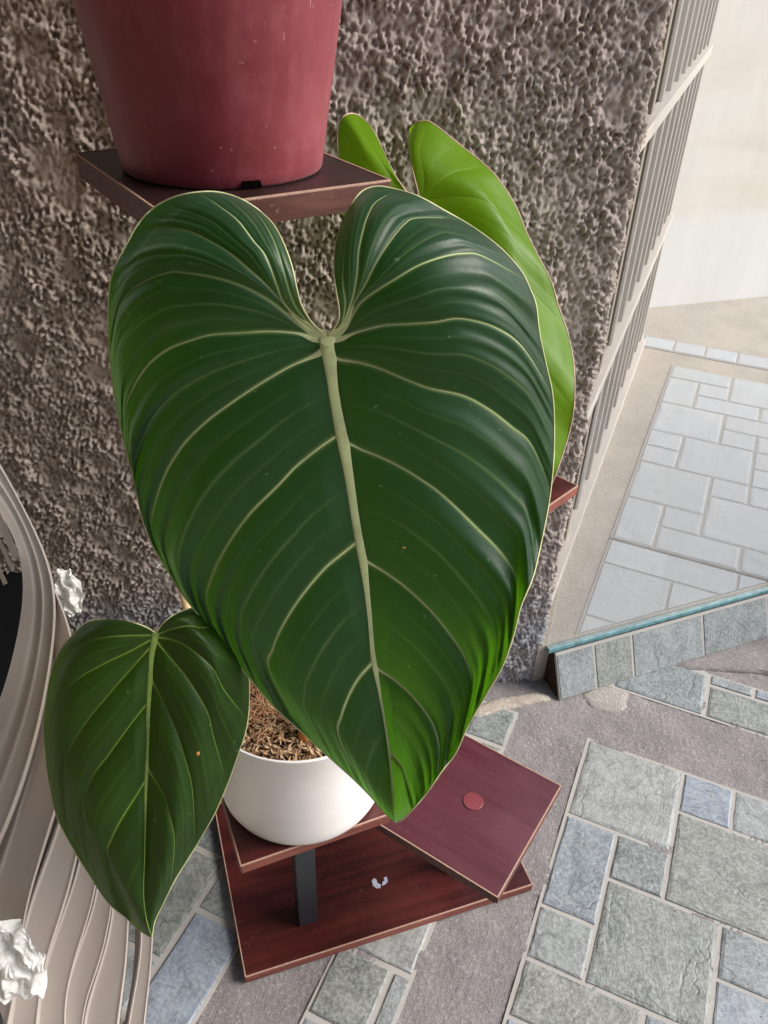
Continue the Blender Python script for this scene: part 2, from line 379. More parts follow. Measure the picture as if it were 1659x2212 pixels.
base = [(0, -2, 2, 0), (2, -1, 3, 0), (3, -1, 5, 0), (0, -4, 1, -2), (1, -3, 2, -2), (2, -3, 4, -1), (4, -3, 5, -1), (0, -5, 1, -4), (1, -5, 3, -3), (3, -4, 5, -3),
        (3, -5, 4, -4), (4, -6, 5, -4), (0, -6, 2, -5), (2, -7, 4, -5), (0, -8, 1, -6), (1, -7, 2, -6), (1, -8, 3, -7), (3, -8, 5, -7), (4, -7, 5, -6)]
patch('grey slate tiled paving in the lower right foreground', [(-.004, -8*m), (5*m, -8*m), (5*m, .003), (-.004, .003)], RC(base), .0)
g = .168
patch('narrow strip of slate tiled paving before the glass sill', [(.0, g-.003), (5*m, g-.003), (5*m, g+.135), (.21, g+.135), (.10, g+.20), (.0, g+.13)],
      [(.018, g, .2115, g+.13), (.2145, g, .40, g+.098), (.2145, g+.101, .307, g+.133), (.31, g+.101, .40, g+.133), (.40, g, .48, g+.133)], .0)
patch('slate tiled paving strip under the plant stand', [(-.286, -.93), (-.152, -.93), (-.152, .005), (-.286, .005)],
      [(-.284, -.705, -.187, -.592), (-.184, -.705, -.154, -.592), (-.284, -.589, -.154, -.49), (-.284, -.487, -.154, -.30), (-.284, -.297, -.19, -.2), (-.284, -.197, -.154, -.1),
       (-.24, -.097, -.154, .003), (-.284, -.81, -.154, -.708), (-.284, -.92, -.154, -.813)], .0)
patch('dark slate tiled paving beside the chair stack', [(-.85, -1.0), (-.43, -1.0), (-.43, -.1), (-.85, -.1)],
      [(-.53, -.64, -.432, -.45), (-.53, -.84, -.432, -.643), (-.72, -.735, -.533, -.55), (-.72, -.93, -.533, -.738), (-.72, -.547, -.533, -.35), (-.53, -.447, -.432, -.26), (-.53, -.98, -.432, -.843),
       (-.84, -.64, -.723, -.45), (-.84, -.84, -.723, -.643), (-.72, -.347, -.533, -.15)], .0)

# raised floor beyond the sloped sill
ZB = .11
def ruv(x, y):
    q = at(x, y, ZB)[:2]-ORG; return float(q@E2), float(q@E1)
dirS = np.array([math.cos(R_(22)), math.sin(R_(22))]); nS = np.array([-dirS[1], dirS[0]])
S0 = at(1205, 1510)[:2]; ST = at(1190, 1412, ZB-.012)[:2]
off = float((ST-S0)@nS)
SA = S0+nS*(off+.016)-dirS*.03
rf = prism('raised_floor', [SA, SA+dirS*3.2, SA+dirS*3.2+nS*4.0, SA+nS*4.0+np.array([-.6, 0])], -.012, ZB, M['rough']); struct(rf)
lu = ruv(1245, 1375)[0]; mv = .1035
L = []
v0 = ruv(1245, 1330)[1]
def rowv(k): return v0b+k*mv
v0b = ruv(1325, 1167)[1]
big = [(0, -1, 2, 0), (2, -1, 3, 0), (0, -3, 2, -1), (2, -2, 3, -1), (3, -2, 5, 0), (2, -3, 3, -2), (3, -4, 5, -2), (1, -4, 3, -3), (0, -4, 1, -3), (5, -3, 7, 0), (0, -5, 2, -4), (5, -5, 7, -3), (2, -5, 5, -4)]
big = [(0, -1, 3, 0), (0, -3, 1.6, -1), (1.6, -2, 3, -1), (1.6, -3, 3, -2), (3, -3, 5, 0), (0, -4, 2, -3), (2, -4, 4, -3), (4, -4, 6, -3), (5, -3, 7, 0), (6, -4, 7, -3)]
far = [(0, 0, 1, 1), (0, 0, 0, 0)]
far = [(0, 0, 1, 2), (1, 1, 2, 2), (1, 0, 3, 1), (2, 1, 4, 3), (0, 2, 2, 4), (2, 3, 3, 4), (3, 3, 5, 4), (3, 0, 5, 1), (4, 1, 5, 3), (5, 0, 7, 2), (5, 2, 6, 3), (6, 2, 8, 4), (5, 3, 6, 4), (7, 0, 8, 2),
       (0, 4, 1, 5), (1, 4, 3, 6), (0, 5, 1, 6), (3, 4, 4, 5), (4, 4, 6, 6), (3, 5, 4, 6), (6, 4, 8, 5), (6, 5, 8, 6),
       (0, 6, 2, 8), (2, 6, 3, 7), (2, 7, 4, 8), (3, 6, 5, 7), (4, 7, 5, 8), (5, 6, 7, 8), (7, 6, 8, 8), (0, 8, 1, 10), (1, 8, 3, 9), (1, 9, 2, 10), (2, 9, 4, 11), (3, 8, 5, 9), (0, 10, 2, 11), (4, 9, 6, 11), (5, 8, 8, 9), (6, 9, 8, 11)]
def far_patch(label, slab, rects, gap=.003):
    gg = prism('tiled_paving', [uvp(*p) for p in slab], ZB-.004, ZB+.003, M['grout']); gg['kind'] = 'structure'; gg['label'] = label
    for (a, b, c, d_) in rects:
        s = .0035
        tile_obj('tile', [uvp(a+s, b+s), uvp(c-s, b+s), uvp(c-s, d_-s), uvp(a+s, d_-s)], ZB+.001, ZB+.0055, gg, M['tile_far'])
# clip helper: keep tiles beyond the sill line
def beyond(r):
    qs = [uvp(a, b) for a in (r[0], r[2]) for b in (r[1], r[3])]
    return all(float((q-SA)@nS) > .012 for q in qs)
def clip_quad(r):
    P4 = [uvp(r[0], r[1]), uvp(r[2], r[1]), uvp(r[2], r[3]), uvp(r[0], r[3])]
    out = []; f = lambda q: float((q-SA)@nS)-.006
    for i in range(4):
        a, b = P4[i], P4[(i+1) % 4]; fa, fb = f(a), f(b)
        if fa >= 0: out.append(a)
        if fa*fb < 0: out.append(a+(b-a)*fa/(fa-fb))
    return out
slab = clip_quad((lu-.003, v0b-6*mv, lu+8*mv, v0b-.004))
g1 = prism('tiled_paving', slab, ZB-.004, ZB+.003, M['grout']); struct(g1); g1['label'] = 'slate tiled paving with painted sun wash just behind the glass pane'
for (a, b, c, d_) in big:
    s = .0035; r = (lu+a*mv+s, v0b+b*mv+s-.004, lu+c*mv-s, v0b+d_*mv-s-.004)
    q = clip_quad(r)
    if len(q) >= 3:
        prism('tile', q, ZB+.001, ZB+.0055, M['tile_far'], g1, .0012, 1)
far_patch('large slate tiled paving field with painted sun wash behind the glass', [(lu-.003, v0b+.004), (lu+8*mv, v0b+.004), (lu+8*mv, v0b+11*mv+.006), (lu-.003, v0b+11*mv+.006)],
          [(lu+a*mv, v0b+b*mv+.006, lu+c*mv, v0b+d_*mv+.006) for a, b, c, d_ in far])
vt = v0b+11*mv
far_patch('farthest narrow slate paving strip near the cream wall', [(lu-.25, vt+.13), (lu+.9, vt+.13), (lu+.9, vt+.24), (lu-.25, vt+.24)],
          [(lu-.25+.115*k, vt+.133, lu-.25+.115*(k+1), vt+.237) for k in range(10)])

struct(prism('expansion_joint', [uvp(lu-.004, v0b-.0035), uvp(lu+8*mv, v0b-.0035), uvp(lu+8*mv, v0b+.0045), uvp(lu-.004, v0b+.0045)], ZB, ZB+.0036, M['brown']))
# grit scattered over the ground
V = []; Fc = []
for k in range(900):
    x, y = random.uniform(-.7, 1.0), random.uniform(.45, 1.4)
    r = random.uniform(.0005, .0016)*(1.8 if random.random() < .06 else 1); c = Vector((x, y, .0058+r*.3)); i0 = len(V)
    V += [c+Vector((random.uniform(.6, 1.3)*r*p, random.uniform(.6, 1.3)*r*q, random.uniform(.4, .9)*r*t)) for p, q, t in ((1, 0, 0), (-1, 0, 0), (0, 1, 0), (0, -1, 0), (0, 0, 1), (0, 0, -1))]
    Fc += [(i0+a_, i0+b_, i0+c_) for a_, b_, c_ in ((0, 2, 4), (2, 1, 4), (1, 3, 4), (3, 0, 4), (2, 0, 5), (1, 2, 5), (3, 1, 5), (0, 3, 5))]
grit = meshobj('grit', V, Fc, M['mortar'], None, False); grit['kind'] = 'stuff'; tag(grit, 'fine grit and sand grains scattered over the paving')

# wall 1 : stucco, built as one relief sheet that turns the corner
WA = R_(5); wd = np.array([math.cos(WA), math.sin(WA)]); wn = np.array([wd[1], -wd[0]])      # along, outward (to camera)
WC = np.array([.352, 1.245])
d = .0024; Ls = 1.20; nz = 625; nx = int((Ls+.16)/d)
f1 = .85*field(nx, nz, d, .0092, .035, .7, 21, 0)+.5*field(nx, nz, d, .022, .09, .8, 31, 0); f2 = field(nx, nz, d, .0055, .012, .8, 22, .4); f3 = field(nx, nz, d, .05, .25, 1, 23)
f4 = field(nx, nz, d, .10, .4, 1, 29)
h = (np.tanh(f1*1.2+.40)*.0044+f2*.0009)*(1+.30*f3)+f3*.0012
h = h+np.clip(field(nx, nz, d, .006, .012, 1, 33)-1.6, 0, 1.5)*.0022
soft = 1/(1+np.exp(-(f4-1.5)*4)); h = h*(1-.45*soft)
u = np.arange(nx)*d-Ls; z = np.arange(nz)*d-.02
V = np.zeros((nx, nz, 3)); rc = .012
back = np.array([math.cos(R_(86)), math.sin(R_(86))]); bn = np.array([back[1], -back[0]])
for i, uu in enumerate(u):
    k = min(max((uu+rc)/(2*rc), 0), 1)
    nn = wn*(1-k)+bn*k; nn /= np.linalg.norm(nn)
    if uu < -rc: p = WC+wd*uu
    elif uu > rc: p = WC+back*uu
    else: p = WC+(wd*(-rc))*(1-k)**2+back*rc*k**2
    V[i, :, 0] = p[0]+nn[0]*h[i]; V[i, :, 1] = p[1]+nn[1]*h[i]
V[..., 2] = z[None]
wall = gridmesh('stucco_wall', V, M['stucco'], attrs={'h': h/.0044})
tag(wall, 'rough brown spatter stucco wall behind the plant stand', 'wall')
q0 = WC-wd*Ls; bk = WC+back*.16
prism('wall_core', [q0-wn*.012, WC-wd*.03-wn*.012, bk-bn*.03, bk-bn*.2, q0-wn*.16], -.02, 1.47, M['stucco'], wall)
# added unseen roof slab, side wall and back wall that cut the fill light
tag(prism('added_shade_roof', [(-2.2, -2.4), (.95, -2.4), (.95, 1.0), (-2.2, 1.0)], 2.55, 2.7, M['olive']), kind='structure')
q1 = WC-wd*1.95
tag(prism('added_shade_side', [q1, q1-wn*.15, (-2.2, 1.4), (-2.2, -2.4), (-2.05, -2.4), (-2.05, 1.0)], -.01, 2.55, M['olive']), kind='structure')
tag(prism('added_shade_back', [(-2.2, -2.4), (.9, -2.4), (.9, -2.25), (-2.2, -2.25)], -.01, 2.55, M['olive']), kind='structure')
tag(prism('upper_wall', [q0-wn*.02, WC-wn*.02-wd*.02, WC-wn*.16-wd*.02, q0-wn*.16-wd*1.0, q0-wd*1.0-wn*.02], 1.47, 2.55, M['stucco']), kind='structure')
# second wall line: cream grille on a grey shutter, seen almost edge on
G0 = at(1250, 1106, ZB); G1 = at(1383, 746, ZB)
gl = float(np.linalg.norm((G1-G0)[:2])); gd = ((G1-G0)/gl)[:2]; gn = np.array([gd[1], -gd[0]]); gn3 = np.array([gn[0], gn[1], 0])
def gz(x, y): return float(hit(x, y, G0, gn3)[2])
zr1 = (gz(1522, 101)+gz(1413, 281))/2; zr2 = (gz(1426, 516)+gz(1327, 742))/2
print('grille', gl, zr1, zr2)
gr = empty('metal_grille', (G0[0], G0[1], ZB), label='cream metal grille with upright bars over a grey shutter beyond the stucco wall', cat='grille')
def gbox(name, s0, s1, q0, q1, z0, z1, mat):
    a = G0[:2]+gd*s0; b = G0[:2]+gd*s1
    return prism(name, [a+gn*q0, b+gn*q0, b+gn*q1, a+gn*q1], z0, z1, mat, gr, .0015, 1)
s_lo = -.45
gbox('shutter_panel', s_lo, gl-.01, -.07, -.05, ZB+.06, 1.55, M['greymetal'])
gbox('rail', s_lo, gl, -.012, .012, zr1-.013, zr1+.013, M['barwhite'])
gbox('rail', s_lo, gl, -.012, .012, zr2-.013, zr2+.013, M['barwhite'])
gbox('bottom_rail', s_lo, gl, -.03, .016, ZB, ZB+.03, M['barwhite'])
gbox('end_post', gl-.04, gl, -.05, .0, ZB+.03, 1.55, M['metalcream'])
for k in range(9):
    sx = gl-.13-k*.155
    if sx > s_lo: gbox('bar', sx-.016, sx+.016, -.022, -.002, ZB+.03, 1.55, M['metalcream'])
K0 = at(1400, 665, ZB)[:2]; K1 = at(1659, 640, ZB)[:2]; kd = (K1-K0)/np.linalg.norm(K1-K0); kn = np.array([-kd[1], kd[0]])
cw = prism('cream_wall', [K0-kd*1.0, K0+kd*3.2, K0+kd*3.2+kn*.15, K0-kd*1.0+kn*.15], 0, 2.7, M['cream'])
tag(cw, 'smooth sunlit cream wall at the far end behind the glass', 'wall')

# sloped tiled sill
sill = empty('tiled_sill', (S0[0], S0[1], 0), label='low sloping sill faced with grey slate tiles under the glass pane', cat='sill')
hz = ZB-.012; Ls_ = 1.7
def sp(s, q, z): p = S0+dirS*s+nS*q; return np.array([p[0], p[1], z])
core = [sp(0, .004, -.01), sp(0, off+.02, -.01), sp(0, off+.02, hz-.003), sp(0, off, hz-.003)]
core2 = [p+np.array([*dirS, 0])*Ls_ for p in core]
meshobj('core', core+core2, [(0, 1, 2, 3)[::-1], (4, 5, 6, 7), (0, 1, 5, 4), (1, 2, 6, 5), (2, 3, 7, 6), (3, 0, 4, 7)], M['brown'], sill, False)
sl_n = np.array([*(-nS*hz), off]); sl_n /= np.linalg.norm(sl_n)
def slab_on_slope(name, s0, s1, f0, f1, th, mat, base=0):
    P4 = []
    for s, f in ((s0, f0), (s1, f0), (s1, f1), (s0, f1)): P4.append(sp(s, off*f, hz*f)+sl_n*base)
    top = [p+sl_n*th for p in P4]
    bm = bmesh.new(); a = [bm.verts.new(p) for p in P4]; b = [bm.verts.new(p) for p in top]
    bm.faces.new(a); bm.faces.new(b)
    for i in range(4): bm.faces.new((a[i], a[(i+1) % 4], b[(i+1) % 4], b[i]))
    bmesh.ops.recalc_face_normals(bm, faces=bm.faces); bmesh.ops.bevel(bm, geom=list(bm.edges), offset=.0012, segments=2, affect='EDGES')
    return bmobj(name, bm, mat, sill)
slab_on_slope('grout_bed', .0, Ls_, 0, 1, .0072, M['grout'])
js = [0]+[float((at(x, 1510-.304*(x-1205))[:2]-S0)@dirS) for x in (1285, 1365, 1515, 1652)]
while js[-1] < Ls_-.2: js.append(js[-1]+random.choice((.1, .19)))
for a, b in zip(js[:-1], js[1:]): slab_on_slope('tile', a+.003, b-.003, .02, .955, .0075, M['tile'], .001)
gp = empty('glass_pane', tuple(sp(0, off, hz)), label='frameless clear glass pane with teal edge standing on the tiled sill', cat='glass pane')
def qbox(name, s0, s1, q0, q1, z0, z1, mat, parent, bev=0):
    a, b, c, d_ = sp(s0, q0, 0), sp(s1, q0, 0), sp(s1, q1, 0), sp(s0, q1, 0)
    return prism(name, [a[:2], b[:2], c[:2], d_[:2]], z0, z1, mat, parent, bev, 1)
qbox('pane', -.012, 2.6, off+.004, off+.012, hz+.012, 2.25, M['glass'], gp)
qbox('bottom_edge', -.012, 2.6, off+.002, off+.014, hz-.002, hz+.0115, M['teal'], gp, .0015)
# loose mortar smears and broken stones on the ground
def blob(name, pts, z0, z1, mat, **k):
    C_ = sum(np.array(p) for p in pts)/len(pts); bm = bmesh.new(); rings = []
    P2 = crom(pts+[pts[0]], 60)[:-1]
    for f, zz in ((1.0, 0), (.93, .6), (.75, .95), (.4, 1.0)):
        rings.append([bm.verts.new((C_[0]+(p[0]-C_[0])*f*(1+random.uniform(-.05, .05)), C_[1]+(p[1]-C_[1])*f*(1+random.uniform(-.05, .05)), z0+(z1-z0)*zz*random.uniform(.9, 1.05))) for p in P2])
    for a, b in zip(rings[:-1], rings[1:]):
        for i in range(len(a)): j = (i+1) % len(a); bm.faces.new((a[i], a[j], b[j], b[i]))
    bm.faces.new(rings[-1]); bmesh.ops.recalc_face_normals(bm, faces=bm.faces)
    o = bmobj(name, bm, mat, None, True); return tag(o, **k)
px = lambda L, z=0: [at(x, y, z)[:2] for x, y in L]
blob('mortar_smear', px([(1255, 1500), (1300, 1478), (1360, 1490), (1362, 1520), (1345, 1545), (1300, 1540), (1270, 1525)]), -.004, .0036, M['mortar'], kind='structure')
blob('mortar_ridge', px([(1000, 1540), (1060, 1515), (1120, 1503), (1175, 1498), (1195, 1512), (1150, 1522), (1080, 1540), (1020, 1556)]), -.006, .009, M['rough'], kind='structure')
blob('rubble_strip', px([(1440, 1438), (1520, 1415), (1700, 1365), (1760, 1480), (1660, 1462), (1560, 1452), (1480, 1450)]), -.004, .010, M['concrete'], kind='structure')

# ------------------------------------------------------------------ PLANT STAND
def an(a): a = R_(a); return np.array([math.cos(a), math.sin(a)])
bFL = at(530, 2110, .024)[:2]; bang = 19.5; ba, bb = an(bang), an(bang+90)
bw = .5
stand = empty('plant_stand', tuple(bFL+ba*.25+bb*.16)+(0,), label='mahogany brown tiered plant stand with square shelves on black posts by the wall', cat='plant stand')
def board(name, c, a, hw, hd, ztop, th, mat, emat, label=None):
    """c plan centre, a angle of width axis in degrees"""
    ax, ay = an(a), an(a+90)
    o = obox(name, c, ax, ay, hw-.0012, hd-.0012, ztop-th+.0005, ztop-.0006, mat, stand, .0006)
    if label: o['label'] = label
    for s in (-1, 1):
        obox('edge_band', np.array(c)+ay*s*hd, ax, ay, hw, .0012, ztop-th, ztop-.0024, emat, o, .0004)
        obox('edge_band', np.array(c)+ax*s*hw, ax, ay, .0012, hd-.0014, ztop-th, ztop-.0024, emat, o, .0004)
        obox('edge_line', np.array(c)+ay*s*(hd-.0002), ax, ay, hw+.0006, .0009, ztop-.0022, ztop, M['line'], o, .0002)
        obox('edge_line', np.array(c)+ax*s*(hw-.0002), ax, ay, .0009, hd-.0012, ztop-.0022, ztop, M['line'], o, .0002)
    return o
bc = bFL+ba*bw/2+bb*.16
bb_ = board('base_board', bc, bang, bw/2, .16, .024, .018, M['wood'], M['edge'])
for sx in (-1, 1):
    for sy in (-1, 1):
        p = bc+ba*sx*.21+bb*sy*.12; lathe('foot', [(0, 0), (.012, 0), (.013, .006), (0, .0062)], (p[0], p[1], 0), M['steel'], stand, 16)
# pot shelf
zS = .385; sFL = at(520, 1870, zS)[:2]; sa = 23.3; ss = .205
sC = sFL+an(sa)*ss/2+an(sa+90)*ss/2
board('shelf', sC, sa, ss/2, ss/2, zS, .017, M['wood'], M['edge'])
# right plate
zR = .27
cF, cR_, cL = at(1075, 1938, zR)[:2], at(1212, 1697, zR)[:2], at(820, 1765, zR)[:2]
ra = math.degrees(math.atan2(*(cR_-cF)[::-1])); wR, dR = np.linalg.norm(cR_-cF), np.linalg.norm(cL-cF)
raxis, rperp = an(ra), an(ra+90); rC = cF+raxis*wR/2+rperp*dR/2
board('shelf', rC, ra, wR/2, dR/2, zR, .017, M['wood2'], M['edgedark'], 'dull purplish empty shelf with a round screw cap')
# middle shelf behind the leaf
zM = .63; mR = at(1226, 1038, zM)[:2]; mL = at(1187, 1064, zM)[:2]
ma = math.degrees(math.atan2(*(mR-mL)[::-1])); mC = mR-an(ma)*.11+an(ma+90)*.105
mC[1] = min(mC[1], 1.06)
print('mid shelf', mR, ma, mC, 'right plate', ra, wR, dR, 'shelf', sC, 'sill off', off)
mC = mR-an(ma)*.11+an(ma+90)*.04
board('shelf', mC, ma, .11, .04 if False else .06, zM, .017, M['wood'], M['edge'])
# top shelf
zT = 1.1439; ta2 = 34.07; wT, dT = .2516, .2608
tF = np.array([-.2135, .7419])
tC = tF+an(ta2)*wT/2+an(ta2+90)*dT/2
board('top_shelf', tC, ta2, wT/2, dT/2, zT, .026, M['woodtop'], M['edgedark'])
def post(p, a, z1, hw=.0155):
    o = obox('post', p, an(a), an(a+90), hw, hw, .0245, z1, M['steel'], stand, .0015)
    return o
post(at(662, 1978, .024)[:2], 20, zS-.0172)
pB = at(990, 1868, .024)[:2]; post(pB, 20, zR-.0172)
post(bc+ba*.15+bb*.10, 20, zM-.0172); post(tC-an(ta2)*.03+an(ta2+90)*.03, ta2, zT-.0265)
lathe('screw_cap', [(0, .0009), (.0150, .0009), (.0156, .0005), (.0156, 0)], (*at(1022, 1731, zR)[:2], zR), M['cap'], stand, 40).data.polygons.foreach_set('use_smooth', [False]*120)
for L in ([(803, 1903), (808, 1897), (813, 1900), (816, 1908), (823, 1911), (822, 1918), (814, 1919), (806, 1914)], [(825, 1913), (826, 1905), (830, 1903), (829, 1896), (835, 1894), (838, 1903), (833, 1910)]):
    prism('bare_patch', px(L, .024), .0236, .0243, M['chip'], bb_)

# ------------------------------------------------------------------ POTS
pc = at(484, 356, zT); rb = 212/F*float((pc-C0)@FWD)
hT = .26; rt_ = rb*1.36
prof = [(0, .012), (rb*.6, .010), (rb*.93, .006), (rb*.985, .0005), (rb, .003)]
for k in range(1, 25): prof.append((rb+(rt_-rb)*k/24, .003+hT*k/24))
prof += [(rt_+.010, hT+.003), (rt_+.010, hT+.03), (rt_+.004, hT+.033), (rt_-.002, hT+.03), (rt_-.006, hT-.01), (rb*.98, .02), (0, .02)]
pot = lathe('flower_pot', prof, (pc[0], pc[1], zT), M['redpot'], None, 128)
tag(pot, 'large dusty maroon plastic flower pot standing on the top shelf', 'flower pot')
# notch at the foot: a dark drain slot
nd = at(548, 414, zT)[:2]-pc[:2]; na = math.atan2(nd[1], nd[0])
bm = bmesh.new(); pts = []
for k in range(13):
    a = na+(k/12-.5)*.20; hh = .0085*min(1, (1-abs(k/6-1))*4+.35)
    pts.append((a, hh))
lo = [bm.verts.new((pc[0]+math.cos(a)*(rb+.0012), pc[1]+math.sin(a)*(rb+.0012), zT+.0004)) for a, h_ in pts]
hi_ = [bm.verts.new((pc[0]+math.cos(a)*(rb+.0030), pc[1]+math.sin(a)*(rb+.0030), zT+h_)) for a, h_ in pts]
for k in range(12): bm.faces.new((lo[k], lo[k+1], hi_[k+1], hi_[k]))
bmobj('drain_slot', bm, mat_simple('dark_hole', (.004, .003, .003), .95, .0), pot)

pw = at(654, 1674, zS); hP = .190; RP = .121
prof = [(0, .004), (.096, .001), (.105, .0), (.1105, .004), (.1135, .012), (.116, .03), (.1182, .07), (.1197, .12), (RP, hP-.004), (RP+.0008, hP-.001), (RP, hP), (RP-.0022, hP), (RP-.003, hP-.003), (.110, .08), (.1, .03), (0, .02)]
wp = lathe('flower_pot', prof, (pw[0], pw[1], zS), M['white'], None, 128)
tag(wp, 'white round flower pot on the lower shelf holding the big-leaved plant', 'flower pot')
# growing medium: dark disc, husks and root fibres
zs = zS+hP-.016
n_ = 60; V = np.zeros((n_, 40, 3))
for i in range(n_):
    for j in range(40):
        a = 2*math.pi*i/(n_-1); r = (RP-.0045)*j/39
        V[i, j] = (pw[0]+r*math.cos(a), pw[1]+r*math.sin(a), zs+.004*math.sin(r*90+a*3)*math.cos(a*5)-.004)
sm = gridmesh('potting_soil', V, M['soil']); sm['kind'] = 'stuff'; tag(sm, 'dark damp soil inside the white pot')
def mat_husk():
    mm = MT('husk'); v = mm.coord(); a = mm.noise(v, 60, 3, .6); b = mm.noise(v, 190, 2, .5)
    mm.set(mm.mix(mm.maprange(b, .35, .65), (.20, .11, .055), mm.mix(mm.maprange(a, .35, .65), (.66, .50, .33), (.44, .28, .16))), .8, .2); return mm.m
M['husk'] = mat_husk()
V = []; Fc = []
for k in range(3800):
    a = random.uniform(0, 6.283); r = (RP-.008)*math.sqrt(random.random())
    c = Vector((pw[0]+r*math.cos(a), pw[1]+r*math.sin(a), zs+random.uniform(-.003, .006)))
    if k % 3 == 0: l, wdt = random.uniform(.005, .012), random.uniform(.0011, .0018)
    else: l, wdt = random.uniform(.0045, .0085), random.uniform(.0009, .0016)
    d1 = Vector((random.gauss(0, 1), random.gauss(0, 1), random.gauss(0, .45))).normalized(); d2 = d1.cross(Vector((random.gauss(0, .6), random.gauss(0, .6), 1))).normalized(); d3 = d1.cross(d2)
    i0 = len(V)
    V += [c-d1*l, c-d1*l*.3+d2*wdt+d3*.0004, c+d1*l*.5+d2*wdt*.8, c+d1*l, c+d1*l*.5-d2*wdt*.8, c-d1*l*.3-d2*wdt+d3*.0004, c+d3*.0011]
    Fc += [(i0+p, i0+(p+1) % 6, i0+6) for p in range(6)]
hs = meshobj('husk_mulch', V, Fc, M['husk'], None, False); hs['kind'] = 'stuff'; tag(hs, 'dry rice husk mulch covering the soil in the white pot')
M['root'] = mat_simple('root_fibre', (.40, .20, .10), .7, .3, 120, .35)
V = []; Fc = []
rc_ = at(585, 1520, zs)
for k in range(170):
    c = np.array(rc_)+np.array([random.gauss(0, .022), random.gauss(0, .028), random.uniform(.002, .014)])
    if np.linalg.norm(c[:2]-pw[:2]) > RP-.02: continue
    ang = random.uniform(0, 6.28); pts = [c]; L_ = random.randint(6, 12)
    for q in range(L_):
        ang += random.gauss(0, .5); c = c+np.array([math.cos(ang), math.sin(ang), random.gauss(0, .25)])*.0035; pts.append(c)
    r = random.uniform(.00025, .0005)
    for i in range(len(pts)-1):
        a, b = Vector(pts[i]), Vector(pts[i+1]); t = (b-a).normalized(); o_ = t.orthogonal().normalized()*r; p_ = t.cross(o_)
        i0 = len(V); V += [a+o_, a-o_*.5+p_*.87, a-o_*.5-p_*.87, b+o_, b-o_*.5+p_*.87, b-o_*.5-p_*.87]
        Fc += [(i0, i0+1, i0+4, i0+3), (i0+1, i0+2, i0+5, i0+4), (i0+2, i0, i0+3, i0+5)]
ro = meshobj('root_fibres', V, Fc, M['root'], None, False); ro['kind'] = 'stuff'; tag(ro, 'tangle of thin reddish root fibres on the soil')

# ------------------------------------------------------------------ THE PLANT
def nearest(curve, p):
    return int(np.argmin(np.linalg.norm(curve-np.array(p), axis=1)))/(len(curve)-1)
def samp(curve, s):
    u = np.linspace(0, 1, len(curve)); return np.stack([np.interp(s, u, curve[:, k]) for k in (0, 1)], -1)
def half(midrib, outline, keys, ni=34, nt=96):
    O = crom(outline, 1600); Mi = crom(midrib, 800)
    cur = []; so_ = []; sm_ = []
    for pts, end in keys:
        s_ = nearest(O, end); so_.append(s_); e = samp(O, s_); P_ = [p for p in pts if np.linalg.norm(np.array(p)-e) > 8]+[tuple(e)]
        cur.append(crom(P_, nt)); sm_.append(nearest(Mi, pts[0]))
    so_.append(1.0); sm_.append(.955); cur.append(crom([samp(Mi, .955), samp(Mi, .98), samp(Mi, 1.0)], nt))
    cur = np.array(cur); K = len(cur)
    for a in (so_, sm_):
        for i in range(1, K): a[i] = max(a[i], a[i-1])
    X = []; PH = []; KI = []
    Q = np.concatenate([2*cur[:1]-cur[1:2], cur, 2*cur[-1:]-cur[-2:-1]])
    so_ = np.array(so_); sm_ = np.array(sm_)
    t = np.linspace(0, 1, nt)[:, None]
    for k in range(K-1):
        for j in range(ni+(1 if k == K-2 else 0)):
            f = j/ni; p0, p1, p2, p3 = Q[k:k+4]; w_ = .75
            c = .5*((2*p1)+(-p0+p2)*f+(2*p0-5*p1+4*p2-p3)*f*f+(-p0+3*p1-3*p2+p3)*f**3)
            c = c*w_+(p1*(1-f)+p2*f)*(1-w_)
            e = samp(O, so_[k]*(1-f)+so_[k+1]*f); s_ = samp(Mi, sm_[k]*(1-f)+sm_[k+1]*f)
            c = c+(e-c[-1])*t**1.6+(s_-c[0])*(1-t)**3
            X.append(c); PH.append(f); KI.append(k)
    return np.array(X), np.array(PH), np.array(KI), K, ni
def smooth1(n, w, seed):
    r = np.random.default_rng(seed).standard_normal(n+6*w); k = np.exp(-np.linspace(-2.5, 2.5, 2*w+1)**2); z = np.convolve(r, k/k.sum(), 'same')[3*w:3*w+n]; return z/z.std()
def grid_normals(V):
    a = np.gradient(V, axis=0); b = np.gradient(V, axis=1); n = np.cross(a, b); L = np.linalg.norm(n, axis=-1, keepdims=True)+1e-12; n = n/L
    tc = C0-V; sgn = np.sign((n*tc).sum(-1, keepdims=True)); sgn[sgn == 0] = 1; return n*sgn
def ribbon(name, P_, N_, wid, hgt, mat, parent):
    n = len(P_); T_ = np.gradient(P_, axis=0); T_ /= np.linalg.norm(T_, axis=1, keepdims=True)+1e-12
    for _ in range(3): N_ = np.vstack([N_[:1], (N_[:-2]+N_[1:-1]*2+N_[2:])/4, N_[-1:]])
    N_ = N_/(np.linalg.norm(N_, axis=1, keepdims=True)+1e-12); B_ = np.cross(T_, N_); B_ /= np.linalg.norm(B_, axis=1, keepdims=True)+1e-12
    V = np.zeros((n, 7, 3))
    for k in range(7):
        a = math.pi*(k/6); V[:, k] = P_+B_*(math.cos(a)*wid/2)[:, None]+N_*((math.sin(a)*hgt-.0003))[:, None] if False else P_+B_*((math.cos(a)*wid/2)[:, None])+N_*((math.sin(a)*hgt-.25*hgt)[:, None])
    return gridmesh(name, V, mat, parent)
